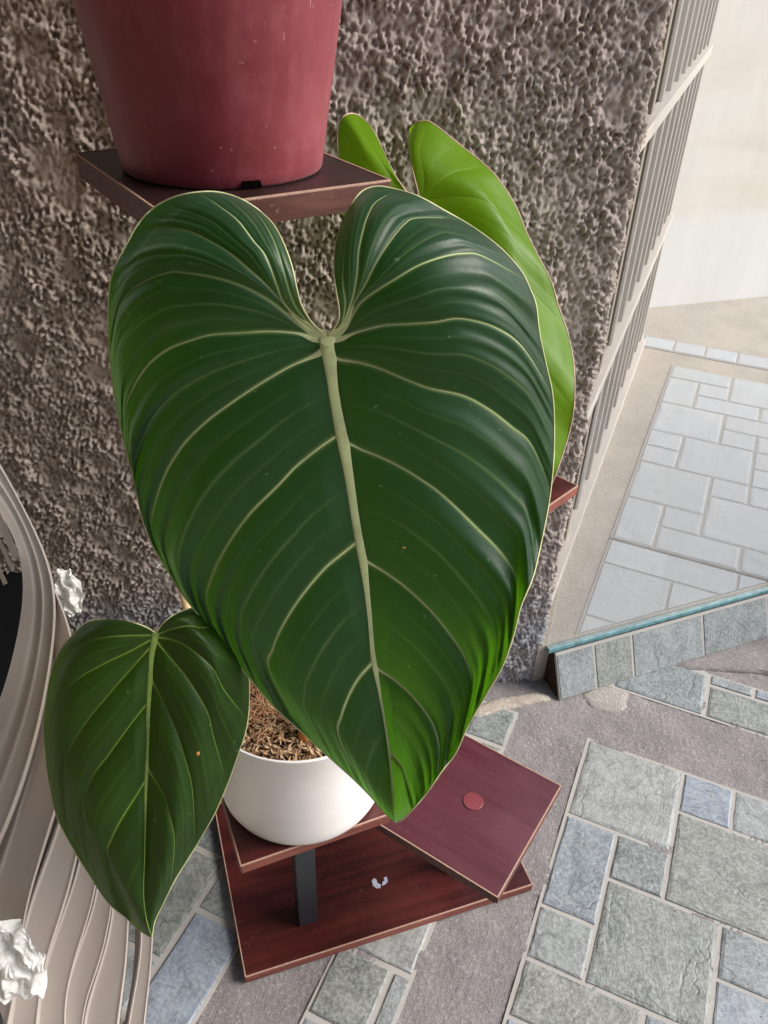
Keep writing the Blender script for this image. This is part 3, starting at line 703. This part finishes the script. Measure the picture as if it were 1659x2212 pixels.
def leaf(root, label, halves, depth, mat, vmat, mmat, relief=.005, ripple=.0012, curl=(.05, .05), wv=(5, 1.6), midw=(38, 4), margin=.0008, seed=1, secondary=1.0, lobe=0.0, root_w=0):
    part = None
    for hi, (mid, outl, keys) in enumerate(halves):
        X, PH, KI, K, ni = half(mid, outl, keys); n, nt = X.shape[:2]
        t = np.linspace(0, 1, nt)[None, :]
        env = np.clip(t/.12, 0, 1)*np.clip((1.03-t)/.12, 0, 1)
        gapw = np.zeros(n)
        keyrow = [k*ni for k in range(K)]
        vein = np.zeros((n, nt)); grow = np.zeros((n, nt))
        for i in range(n):
            k = KI[i]
            for kk in (k, k+1):
                if kk in (0, K-1): continue
                dd = np.linalg.norm(X[i]-X[keyrow[kk]], axis=1)
                tt = t[0]; wd_ = wv[0]*(1-tt)**1.3+wv[1]
                vein[i] = np.maximum(vein[i], np.exp(-(dd/(wd_*.85))**2)*np.clip((1.0-tt)/.3, .05, 1)*.85)
        for k in range(K-1):
            for f, amp in ((.5, .42), (.26, .16), (.74, .16)):
                rr = keyrow[k]+int(round(f*ni))
                for i in range(keyrow[k], min(keyrow[k]+ni, n)):
                    dd = np.linalg.norm(X[i]-X[rr], axis=1)
                    g_ = np.exp(-(dd/2.3)**2)*np.clip(t[0]*3, 0, 1)*np.clip((1-t[0])/.2, 0, 1)*amp*secondary
                    vein[i] = np.maximum(vein[i], g_)
                    grow[i] = np.maximum(grow[i], np.exp(-(dd/7)**2)*amp)
        # metres across the interval to scale the relief
        sep = np.zeros((n, nt))
        for k in range(K-1):
            a, b = X[keyrow[k]], X[min(keyrow[k+1], n-1)]; sep[keyrow[k]:keyrow[k]+ni+1] = np.linalg.norm(a-b, axis=1)[None]
        amp = relief*np.clip(sep/110, 0, 1.2)
        rel = amp*(np.sin(np.pi*PH)[:, None]**.75)*env - relief*.18*grow*env*np.clip(sep/110, 0, 1)
        w1 = smooth1(n, max(2, ni//7), seed*7+hi); w2 = smooth1(n, max(2, ni//4), seed*13+hi)
        cut = np.clip((t-.5)/.4, 0, 1)
        shift = rng.standard_normal()
        stripes = w1[:, None]*cut**1.4+w2[:, None]*.9*np.clip((t-.25)/.5, 0, 1)
        tipf = np.clip((n-1-np.arange(n))/ (ni*.9), 0, 1)[:, None]
        lb = np.where(KI < 4, .15+.12*KI, 1.0)[:, None]
        rel = rel*tipf+lb*ripple*stripes*np.clip(sep/120, 0, 1.3)**1.5*tipf*np.clip((1.01-t)/.06, .25, 1)
        cu = curl[hi]
        if root_w and hi == 0: cu = .055-.035*(1/(1+np.exp(-(X[..., 1]-900)/120)))
        if root_w and hi == 1: cu = .06-.11*(1/(1+np.exp(-(X[..., 1]-1180)/90)))
        D = depth(X[..., 0], X[..., 1])+cu*t**2.6*tipf**.5-.012*np.sin(np.pi*np.clip(t, 0, 1))**1.6*tipf - rel
        wav = smooth1(n, ni, seed*5+hi)[:, None]*.006*t**3; D = D+wav*tipf
        D = D+lobe*np.clip((np.arange(n)[:, None] < ni*2.5)*1.0, 0, 1)*0
        R2 = np.stack([X[..., 0]-CX, -(X[..., 1]-CY), np.full((n, nt), -F)], -1)@ROT.T
        V = C0+R2/F*D[..., None]
        tt = np.broadcast_to(t, (n, nt)).copy(); st = stripes*1.0
        nrm = grid_normals(V)
        o = gridmesh('leaf' if part is None else 'blade_half', V, mat, root if part is None else part, attrs={'vein': vein, 't': tt, 'strk': st})
        if part is None: part = o; o['label'] = label
        else: pass
        for k in range(1, K-1):
            if k == 1 and root_w: continue
            r = keyrow[k]; e = int(nt*.93); P_ = V[r, :e]; N_ = nrm[r, :e]; tt_ = t[0, :e]
            Dm = D[r, :e]/F
            wpx = wv[0]*(1-tt_)**1.6*1.4+wv[1]*np.clip((1-tt_)/.35, .25, 1)
            if np.linalg.norm(X[r, 0]-X[0, 0]) < 30: wpx = wpx+root_w*np.exp(-tt_/.12)
            ribbon('vein', P_, N_, wpx*Dm, wpx*Dm*.07+.0001, vmat, part)
        edge = np.concatenate([V[:ni, -1][::1], V[ni:, -1]]) if False else V[:, -1]
        first = V[0, :]
        tube('leaf_margin', np.vstack([first[::3], edge[1::2]]), margin, mmat, part, 5)
        if hi == 0:
            mp = crom(mid, 120); Dm = np.interp(np.linspace(0, 1, 120), np.linspace(0, 1, 120), depth(mp[:, 0], mp[:, 1]))
            Pm = np.array([dp(x, y, d_-.0004) for (x, y), d_ in zip(mp, Dm)]); Nm = np.array([(C0-p)/np.linalg.norm(C0-p) for p in Pm])
            f = np.linspace(0, 1, 120); wpx = midw[0]*(1-f)**1.15*np.clip(.95+f*6, 0, 1)+midw[1]*(1-f*.6)
            if root_w:
                bmj = bmesh.new(); bmesh.ops.create_uvsphere(bmj, u_segments=20, v_segments=12, radius=1)
                cj = dp(P0[0]+1, P0[1]+6, Dm[0]-.0005); rj = 15*Dm[0]/F
                Tj = Vector(FWD); Rj = Vector(ROT[:, 0]); Uj = Vector(ROT[:, 1])
                for v in bmj.verts: p = v.co.copy(); v.co = Vector(cj)+Rj*p.x*rj*1.15+Uj*p.y*rj*1.0+Tj*p.z*rj*.12
                bmobj('vein_junction', bmj, vmat, part, True)
            ribbon('midrib', Pm, Nm, wpx*Dm/F, wpx*Dm/F*.12, vmat, part)
    return part
A_ = lambda L: [(221.2+.3333*x, 387.1+.3333*y) for x, y in L]
B_ = lambda L: [(663.6+.375*x, 221.2+.375*y) for x, y in L]
D_ = lambda L: [(663.6+.375*x, 995.4+.375*y) for x, y in L]
P0 = (706, 728)
mid = [P0, (714, 775), (724, 850), (742, 950), (756, 1030), (768, 1110), (786, 1220), (798, 1320), (806, 1410), (820, 1490), (835, 1580), (845, 1660), (850, 1725), (853, 1777)]
outL = [(704, 716), (672, 690), (650, 655), (640, 620), (630, 575), (612, 525), (590, 485), (560, 455), (520, 430), (475, 416), (430, 415), (380, 425), (335, 447), (300, 482), (270, 535), (245, 585), (235, 640), (235, 720), (240, 800), (252, 880), (270, 960), (290, 1040), (305, 1110), (325, 1170), (360, 1230), (395, 1285), (430, 1330), (480, 1395), (535, 1460), (590, 1525), (650, 1580), (710, 1635), (760, 1680), (800, 1720), (830, 1755), (853, 1777)]
keyL = [([(704, 718), (672, 690), (650, 655), (640, 620), (630, 575), (612, 525), (590, 485)], (562, 457)),
 ([P0]+A_([(1360, 950), (1270, 850), (1220, 740), (1180, 600), (1130, 440), (1060, 300), (980, 200)]), (508, 426)),
 ([P0]+A_([(1350, 960), (1250, 880), (1170, 790), (1130, 680), (1060, 500), (980, 400), (880, 270), (760, 175)]), (430, 415)),
 ([P0]+A_([(1340, 965), (1240, 880), (1160, 790), (1050, 670), (950, 580), (830, 480), (700, 400), (560, 335), (400, 315), (300, 330)]), (300, 482)),
 ([P0]+A_([(1350, 990), (1280, 945), (1180, 860), (1060, 770), (900, 690), (740, 640), (560, 610), (430, 605), (260, 670), (150, 760), (95, 860)]), (238, 760)),
 ([P0]+A_([(1380, 1030), (1280, 1000), (1100, 985), (900, 995), (700, 1010), (560, 1050), (430, 1100), (300, 1200), (200, 1350), (150, 1500)]), (274, 975)),
 ([(708, 742)]+A_([(1430, 1100), (1350, 1150), (1200, 1220), (1000, 1340), (850, 1440), (700, 1550), (560, 1680), (470, 1800), (400, 1930)])+[(336, 1085), (328, 1140)], (352, 1218)),
 ([(740, 938), (728, 942), (690, 968), (640, 1008), (600, 1050), (540, 1110), (490, 1180), (458, 1245), (447, 1300)], (478, 1393)),
 ([(778, 1165), (765, 1176), (735, 1200), (700, 1230), (650, 1290), (612, 1350), (590, 1400), (583, 1450)], (655, 1585)),
 ([(808, 1425), (802, 1434), (775, 1465), (755, 1500), (738, 1545), (732, 1590)], (780, 1700))]
outR = [(706, 720), (722, 703), (732, 685), (732, 660), (725, 620), (722, 580), (725, 530), (735, 490), (755, 450), (780, 415), (812, 403), (850, 408), (905, 425), (960, 455), (1020, 490), (1080, 535), (1125, 585), (1145, 625), (1158, 660), (1165, 720), (1180, 790), (1193, 850), (1197, 920), (1195, 1000), (1185, 1090), (1165, 1190), (1150, 1250), (1125, 1310), (1110, 1370), (1085, 1440), (1050, 1500), (1010, 1570), (985, 1625), (955, 1665), (920, 1715), (885, 1755), (866, 1772), (853, 1777)]
keyR = [([(706, 721), (722, 703), (732, 685), (732, 660), (725, 620), (722, 580), (725, 530)], (736, 488)),
 ([P0, (728, 712), (741, 692)]+B_([(222, 1160), (212, 1080), (205, 980), (212, 850), (235, 700)]), (764, 436)),
 ([P0, (728, 714), (745, 690)]+B_([(245, 1180), (270, 1100), (290, 980), (300, 850), (322, 740), (350, 650), (400, 570)]), (860, 410)),
 ([P0, (730, 716), (748, 693)]+B_([(260, 1170), (330, 1060), (400, 920), (470, 810), (560, 700), (640, 665)]), (990, 472)),
 ([P0, (732, 716), (752, 694)]+B_([(310, 1155), (400, 1085), (520, 1010), (640, 940), (780, 890), (900, 870), (1010, 885)]), (1135, 605)),
 ([P0]+B_([(190, 1355), (300, 1320), (450, 1285), (600, 1275), (740, 1265), (860, 1245), (980, 1262), (1090, 1300), (1200, 1370), (1290, 1480)]), (1193, 855)),
 ([(712, 765)]+B_([(180, 1480), (300, 1500), (420, 1535), (540, 1585), (700, 1645), (900, 1690), (1050, 1770), (1180, 1870), (1290, 1970)]), (1190, 1055)),
 ([(745, 955)]+B_([(262, 1970), (320, 2000), (420, 2040), (560, 2110), (700, 2200)])+D_([(760, 180), (860, 270), (980, 390), (1080, 490), (1160, 590), (1205, 700)]), (1112, 1365)),
 ([(787, 1208)]+D_([(350, 580), (450, 640), (560, 720), (700, 850), (800, 970), (890, 1100), (930, 1200), (948, 1330)]), (990, 1615)),
 ([(812, 1440)]+D_([(425, 1210), (500, 1260), (600, 1350), (690, 1460), (740, 1560), (760, 1670)]), (945, 1680)),
 ([(842, 1625)]+D_([(490, 1690), (530, 1740), (560, 1800)]), (893, 1747))]
plant = empty('philodendron', (pw[0], pw[1], zs), label='big-leaved philodendron with heart-shaped velvety leaves growing from the white pot', cat='plant')
M['leaf'] = mat_leaf('dark_leaf', (.0020, .015, .0062), (.0050, .031, .0110), (.24, .33, .12), .15, (.19, .62, .01), .14)
M['vein'] = mat_simple('pale_vein', (.40, .45, .22), .55, .3, 60, .16, .1, .0005, Subsurface_Weight=.0)
M['margin'] = mat_simple('leaf_margin', (.46, .46, .24), .5, .3, 40, .25)
def dmain(x, y):
    return .665+.215*(y-720)/1055+.00004*(x-705)*0+.02*np.clip((620-y)/220, 0, 1)**2
leaf(plant, 'largest dark green leaf with pale veins hanging tip down in the centre', [(mid, outL, keyL), (mid, outR, keyR)], dmain, M['leaf'], M['vein'], M['margin'], seed=3, curl=(.075, .06), secondary=.5, root_w=19, ripple=.0016, wv=(4.2, 1.55), midw=(26, 11))
# second leaf, lower left
Cc = lambda L: [(.5502*x, 995.4+.5502*y) for x, y in L]
mid2 = Cc([(613, 676), (603, 740), (596, 800), (588, 950), (583, 1100), (576, 1250), (572, 1400), (568, 1550), (563, 1700), (575, 1800), (597, 1872)])
out2L = Cc([(612, 672), (560, 645), (480, 625), (400, 622), (340, 635), (290, 680), (240, 740), (205, 820), (185, 920), (172, 1030), (178, 1150), (195, 1270), (225, 1400), (290, 1530), (360, 1640), (430, 1740), (500, 1800), (560, 1850), (597, 1872)])
out2R = Cc([(614, 672), (640, 635), (690, 600), (740, 582), (800, 578), (860, 610), (920, 670), (957, 750), (975, 840), (978, 960), (965, 1060), (935, 1150), (900, 1250), (850, 1370), (800, 1460), (740, 1560), (690, 1640), (640, 1740), (607, 1810), (597, 1872)])
k2L = [(Cc([(612, 673), (560, 646), (480, 626)]), Cc([(420, 621)])[0]),
 (Cc([(606, 684), (500, 685), (400, 695), (310, 725), (250, 780)]), Cc([(200, 835)])[0]),
 (Cc([(604, 690), (520, 740), (400, 800), (300, 860), (240, 930), (205, 1020)]), Cc([(182, 1180)])[0]),
 (Cc([(602, 705), (560, 760), (500, 830), (440, 900), (350, 1010), (290, 1100), (255, 1180), (248, 1280)]), Cc([(270, 1495)])[0]),
 (Cc([(588, 940), (540, 1000), (480, 1080), (430, 1150), (370, 1230), (335, 1320), (325, 1400)]), Cc([(390, 1690)])[0]),
 (Cc([(574, 1245), (530, 1320), (480, 1400), (440, 1480), (425, 1560)]), Cc([(500, 1800)])[0])]
k2R = [(Cc([(614, 672), (640, 636), (690, 601)]), Cc([(735, 583)])[0]),
 (Cc([(616, 684), (680, 660), (740, 648), (800, 655)]), Cc([(890, 638)])[0]),
 (Cc([(614, 692), (700, 710), (780, 760), (840, 820), (880, 900)]), Cc([(972, 1020)])[0]),
 (Cc([(612, 702), (660, 760), (720, 830), (780, 920), (820, 1000), (840, 1090)]), Cc([(890, 1270)])[0]),
 (Cc([(596, 855), (650, 960), (700, 1080), (730, 1180), (755, 1290)]), Cc([(770, 1515)])[0]),
 (Cc([(580, 1205), (620, 1270), (650, 1330), (675, 1420), (685, 1500)]), Cc([(672, 1680)])[0])]
M['leaf2'] = mat_leaf('young_dark_leaf', (.0035, .017, .001), (.010, .036, .0015), (.10, .17, .012), .15, (.22, .50, .005), .03, 1.0, .52)
M['vein2'] = mat_simple('green_vein', (.16, .24, .05), .5, .3, 260, .22)
def d2(x, y): return .80+.08*(y-1360)/665+.00006*np.abs(x-325)*0
leaf(plant, 'second dark green leaf with thin green veins in front of the chair stack', [(mid2, out2L, k2L), (mid2, out2R, k2R)], d2, M['leaf2'], M['vein2'], M['margin'], relief=.006, ripple=.0006, curl=(.03, .03), wv=(3, 1.4), midw=(15, 3), seed=9, secondary=.5)
def blemish(x, y, d_, w_, h_, mat, parent):
    bmb = bmesh.new(); bmesh.ops.create_icosphere(bmb, subdivisions=2, radius=1); c_ = dp(x, y, d_)
    for v in bmb.verts:
        p = v.co*(1+random.uniform(-.2, .2)); v.co = Vector(c_)+Vector(ROT[:, 0])*p.x*w_*d_/F+Vector(ROT[:, 1])*p.y*h_*d_/F+Vector(FWD)*p.z*.0006
    bmobj('blemish', bmb, mat, parent, True)
def on_leaf(x, y):
    dg = bpy.context.evaluated_depsgraph_get(); r = S.ray_cast(dg, Vector(C0), Vector(ray(x, y)).normalized())
    return float((np.array(r[1])-C0)@FWD) if r[0] else 1.0
bpy.context.view_layer.update()
M['tan'] = mat_simple('tan_spot', (.42, .20, .07), .7, .2, 300, .3)
leaf_main = [o for o in plant.children if o.name == 'leaf'][0]; leaf_two = [o for o in plant.children if o.name == 'leaf.001'][0]
blemish(427, 1627, on_leaf(427, 1627)-.0003, 4.0, 7, M['tan'], leaf_two)
blemish(873, 1183, on_leaf(873, 1183)-.0003, 4, 2.5, M['tan'], leaf_main)
# third leaf, bright, behind
S3 = (896, 440)
mid3 = [S3, (930, 540), (975, 680), (1025, 830), (1080, 990), (1130, 1150)]
out3R = [(894, 436), (904, 427), (892, 371), (882, 315), (882, 285), (896, 266), (922, 261), (949, 277), (1001, 319), (1039, 349), (1076, 386), (1114, 446), (1136, 499), (1159, 547), (1189, 604), (1207, 664), (1226, 720), (1239, 784), (1241, 859), (1234, 915), (1219, 971), (1198, 1030), (1170, 1090), (1130, 1150)]
out3L = [(894, 436), (885, 422), (862, 392), (840, 352), (826, 322), (814, 296), (800, 272), (778, 251), (757, 245), (737, 257), (729, 289), (730, 330), (731, 380), (737, 430), (744, 465), (760, 540), (800, 650), (870, 780), (960, 920), (1050, 1050), (1130, 1150)]
k3R = [([(894, 436), (904, 427), (892, 371), (882, 315)], (884, 280)),
 ([S3, (912, 425), (915, 380), (905, 320)], (925, 262)), ([S3, (920, 425), (950, 390), (985, 370), (1010, 365)], (1050, 358)),
 ([S3, (940, 430), (1000, 425), (1060, 440), (1100, 480)], (1150, 528)), ([(912, 480), (960, 470), (1030, 500), (1100, 560), (1150, 630)], (1222, 705)),
 ([(940, 570), (1000, 590), (1080, 650), (1150, 740), (1190, 820)], (1238, 885)), ([(985, 710), (1050, 740), (1120, 820), (1160, 900)], (1213, 990)), ([(1040, 870), (1090, 910), (1130, 980)], (1175, 1080))]
k3L = [([(894, 436), (885, 422), (862, 392), (840, 352)], (826, 322)),
 ([S3, (870, 420), (845, 385), (820, 345), (795, 305)], (770, 248)), ([S3, (870, 430), (830, 400), (790, 350), (765, 310)], (733, 272)), ([S3, (860, 435), (800, 400), (760, 380)], (731, 370)),
 ([S3, (860, 450), (810, 450), (775, 470)], (752, 505)), ([(925, 530), (880, 540), (840, 580)], (822, 695)), ([(985, 710), (940, 730)], (925, 868)), ([(1050, 900), (1020, 930)], (1030, 1022))]
M['leaf3'] = mat_leaf('bright_leaf', (.085, .19, .003), (.12, .24, .005), (.16, .30, .02), .45, (.30, .56, .01), .05, .6, .38)
M['vein3'] = mat_simple('bright_vein', (.17, .30, .03), .5, .3, 200, .1)
M['margin3'] = mat_simple('pink_margin', (.50, .34, .26), .5, .3, 40, .2)
def d3(x, y): return 1.0+.03*(y-440)/600
leaf(plant, 'bright yellow-green young leaf behind the largest one against the wall', [(mid3, out3R, k3R), (mid3, out3L, k3L)], d3, M['leaf3'], M['vein3'], M['margin3'], relief=.003, ripple=.00012, curl=(.03, .03), wv=(.8, .3), midw=(4, 2), seed=15, secondary=.08, margin=.0009)
def bez(a, b, c, d_, n=30):
    a, b, c, d_ = map(np.array, (a, b, c, d_)); return [tuple(a*(1-t)**3+3*b*t*(1-t)**2+3*c*t*t*(1-t)+d_*t**3) for t in np.linspace(0, 1, n)]
sb = np.array([pw[0]+.01, pw[1]+.02, zs])
pt = dp(709, 748, .680)
tube('petiole', bez(pt, pt+np.array([.0, .06, -.12]), sb+np.array([-.04, .22, .40]), sb+np.array([.02, .02, .0])), .005, M['petiole'], plant)
p2 = dp(337, 1372, .81); tube('petiole', bez(p2, p2+np.array([.0, .05, -.08]), sb+np.array([-.05, .02, .10]), sb+np.array([-.01, .0, 0])), .004, M['petiole'], plant)
p3 = dp(897, 446, 1.01); tube('petiole', bez(p3, p3+np.array([-.01, .03, .0]), sb+np.array([.06, .2, .35]), sb+np.array([.03, .03, 0])), .004, M['petiole'], plant)
sh = at(655, 1600, zs); shp = dp(640, 1540, float((sh-C0)@FWD)-.04)
tube('orange_sheath', [sh-np.array([0, 0, .01]), sh+np.array([.004, .01, .02]), sh+np.array([.01, .02, .05]), sh+np.array([.015, .03, .08])], [.009, .008, .006, .003], M['sheath'], plant, 10)
# bamboo stake
b0 = at(448, 1480, zs-.02); b1 = dp(372, 1190, 1.10)
st = tube('bamboo_stake', [b0, b0*.5+b1*.5, b1], .0062, M['bamboo'], None, 10); tag(st, 'pale bamboo stake standing behind the leaves above the white pot', 'stake')
cb = [dp(352+16*math.cos(a)*(1+.1*math.sin(3*a)), 1232+13*math.sin(a), 1.12-.01*math.sin(a)) for a in np.linspace(-2.9, 2.2, 30)]
ct = tube('clear_tie', cb, .0028, mat_simple('clear_tie', (.55, .55, .5), .15, .6, 40, .1, Transmission_Weight=.7), None, 8); tag(ct, 'small clear plastic loop against the wall left of the stake', 'plant tie')

# ------------------------------------------------------------------ STACK OF CHAIRS
def panel(name, inner, outer, di, do, parent, mat=None, lip=.006, dipin=.010, n=90, m_=60, ridge=None, th=.004):
    I = crom(inner, n); O = crom(outer, n)
    for _ in range(60):
        I[1:-1] = (I[:-2]+I[1:-1]*2+I[2:])/4; O[1:-1] = (O[:-2]+O[1:-1]*2+O[2:])/4
    V = np.zeros((n, m_, 3))
    for j in range(m_):
        f = j/(m_-1); ff = f
        XY = I*(1-f)+O*f
        dd = di*(1-f)+do*f
        prof_ = - lip*math.exp(-((f-.93)/.030)**2)
        if f > .96: prof_ += .05*((f-.96)/.04)
        if ridge is not None: prof_ += -ridge[1]*math.exp(-((f-ridge[0])/.05)**2)+ridge[1]*1.3*math.exp(-((f-ridge[0]+.12)/.10)**2)
        for i in range(n):
            g_ = i/(n-1); fs = .13+.13*math.sin(math.pi*min(1, g_*1.15))**4
            pr = prof_
            if dipin > .01: pr += dipin*(1-1/(1+math.exp(-(f-fs)/.018))) - .0028*math.exp(-((f-fs-.09)/.035)**2)
            V[i, j] = dp(XY[i, 0], XY[i, 1], dd+parent['slope']*g_+pr)
    return gridmesh(name, V, mat or M['chair'], parent)
sh_ = lambda L, dx, dy=0: [(x+dx, y+dy) for x, y in L]
outers = [
 [(-60, 900), (4, 1005), (63, 1117), (107, 1205), (123, 1240), (126, 1275), (124, 1345), (103, 1493), (82, 1596), (54, 1690), (26, 1771), (-10, 1850), (-60, 1950)],
 [(126, 1290), (150, 1340), (170, 1420), (172, 1500), (160, 1620), (122, 1762), (100, 1825), (77, 1900), (51, 1990), (44, 2060), (38, 2150), (20, 2240)],
 [(165, 1380), (190, 1460), (200, 1560), (196, 1700), (169, 1858), (154, 1918), (131, 1998), (110, 2044), (92, 2120), (80, 2240)],
 [(200, 1560), (220, 1660), (224, 1800), (208, 1930), (194, 1984), (173, 2044), (156, 2105), (142, 2175), (146, 2250)],
 [(232, 1700), (248, 1800), (250, 1900), (241, 1974), (229, 2040), (210, 2105), (187, 2163), (176, 2250)],
 [(262, 1750), (278, 1850), (282, 1930), (279, 1997), (275, 2081), (259, 2212), (252, 2290)],
 [(318, 1800), (332, 1920), (331, 2025), (324, 2116), (313, 2212), (305, 2290)]]
inner1 = [(-120, 1010), (0, 1096), (44, 1182), (56, 1240), (53, 1290), (47, 1334), (26, 1427), (2, 1515), (-40, 1600), (-80, 1680), (-120, 1760), (-170, 1840), (-220, 1920)]
names = ['topmost taupe plastic chair of the stack, with an open slatted back', 'second taupe plastic chair from the top of the stack', 'third taupe plastic chair from the top of the stack', 'fourth taupe plastic chair from the top of the stack',
         'fifth taupe plastic chair from the top of the stack', 'sixth taupe plastic chair from the top, just above the lowest', 'lowest taupe plastic chair of the stack, nearest the slate floor']
for k, ou in enumerate(outers):
    base_d = [.87, .95, .985, 1.015, 1.04, 1.065, 1.10][k]
    c0 = dp(*ou[len(ou)//2], base_d)
    ch = empty('stacked_chair', (c0[0]-.2, c0[1], 0), label=names[k], cat='chair', group='taupe plastic chairs in the stack'); ch['slope'] = [.10, .08, .08, .08, .07, .06, .05][k]
    inn = inner1 if k == 0 else (sh_(outers[k-1], -22, 6) if k < 6 else [(276, 1800), (288, 1920), (292, 2025), (286, 2116), (268, 2212), (258, 2290)])
    panel('side_panel', inn, ou, base_d+.004, base_d, ch, ridge=(.62, .0014) if k in (0,) else None, dipin=.004 if k == 0 else .032, lip=.0016)
    # seat and legs out of frame to the left, standing on the floor
    zt = float(c0[2]); cx = float(c0[0])-.50; cy = float(c0[1])+.02
    obox('seat', (cx, cy), an(20), an(110), .2, .2, max(.10, zt-.12), max(.10, zt-.12)+.012, M['chair'], ch, .004)
    if k == 6:
        for sx in (-1, 1):
            for sy in (-1, 1):
                p = np.array([cx, cy])+an(20)*sx*.19+an(110)*sy*.19; tube('leg', [(p[0]+.02*sx, p[1], 0), (p[0], p[1], max(.10, zt-.12))], [.02, .025], M['chair'], ch, 10)
    if k == 0:
        for a, b, wdt in (((-70, 960), (36, 1206), 15), ((-75, 1010), (28, 1232), 9), ((-90, 1040), (12, 1262), 10)):
            a = np.array(a, float); b = np.array(b, float); t_ = (b-a)/np.linalg.norm(b-a); n2 = np.array([-t_[1], t_[0]])
            L1 = [tuple(a+(b-a)*f+n2*wdt*.5) for f in (0, .33, .66, 1)]; L2 = [tuple(a+(b-a)*f-n2*wdt*.5) for f in (0, .33, .66, 1)]
            ch['slope'] = .03; panel('slat', L1, L2, .86, .856, ch, n=20, m_=14, lip=.001, dipin=.002)
cu = prism('dark_interior_slab', px([(-200, 1350), (-200, 1900), (60, 1750), (90, 1450), (60, 1150), (-100, 1050)], .35), .3, .35, mat_simple('interior_shade_black', (.006, .006, .007), .9, .1, 200, .3, .3), None, .01)  # added black slab that paints the shade inside the chair opening
tag(cu, 'added black slab for the shaded interior behind the open back of the topmost chair', 'shade backing')
# crumpled plastic film
from mathutils import noise as mn
def crumple(c, ax, label, seed, amp=.35, sub=6, rays=1.0):
    """thin plastic bag pulled together at one end: pleats fan out from the knot, ragged free edge"""
    V = []; nu, nv = 150, 60; V = np.zeros((nu, nv, 3))
    for i in range(nu):
        a = 2*math.pi*i/(nu-1)
        ca, sa = math.cos(a), math.sin(a)
        fold = mn.noise(Vector((ca*2.2*rays, sa*2.2*rays, seed)))*.55+(1-2*abs(mn.noise(Vector((ca*3*rays, sa*3*rays, seed+4)))))*.16
        for j in range(nv):
            f = j/(nv-1)
            cr = (1-2*abs(mn.noise(Vector((ca*3*f*2+seed, sa*3*f*2, f*3)))))*.20+mn.noise(Vector((ca*9*f, sa*9*f, f*8+seed)))*.10
            r = f**.8*(1+fold*.45*f)+cr*.25*f
            hgt = (1-f**1.6)*.45+fold*f*1.1+cr*.9*f+mn.noise(Vector((ca*f*2.5, sa*f*2.5, seed+9)))*.9
            V[i, j] = np.array(c)+np.array(ax[0])*ca*r+np.array(ax[1])*sa*r-np.array(ax[2])*hgt
    V[-1] = V[0]
    o = gridmesh('plastic_wrap', V, M['film'], None); return tag(o, label, 'plastic wrap')
def axes(x, y, d_, wx, wy, rot=0):
    c = dp(x, y, d_); r = (dp(x+wx*math.cos(rot), y+wx*math.sin(rot), d_)-c); u_ = (dp(x-wy*math.sin(rot), y+wy*math.cos(rot), d_)-c); return c, (r, u_, FWD*np.linalg.norm(u_)*.5)
c, a = axes(28, 2065, .93, 58, 92, R_(-35)); crumple(c, a, 'large crumpled white plastic film on the chair stack in the lower left corner', 3, .5)
c, a = axes(150, 1280, 1.05, 28, 48, R_(-12)); crumple(c, a, 'small crumpled white plastic film behind the topmost chair against the wall', 8, .35, 5)
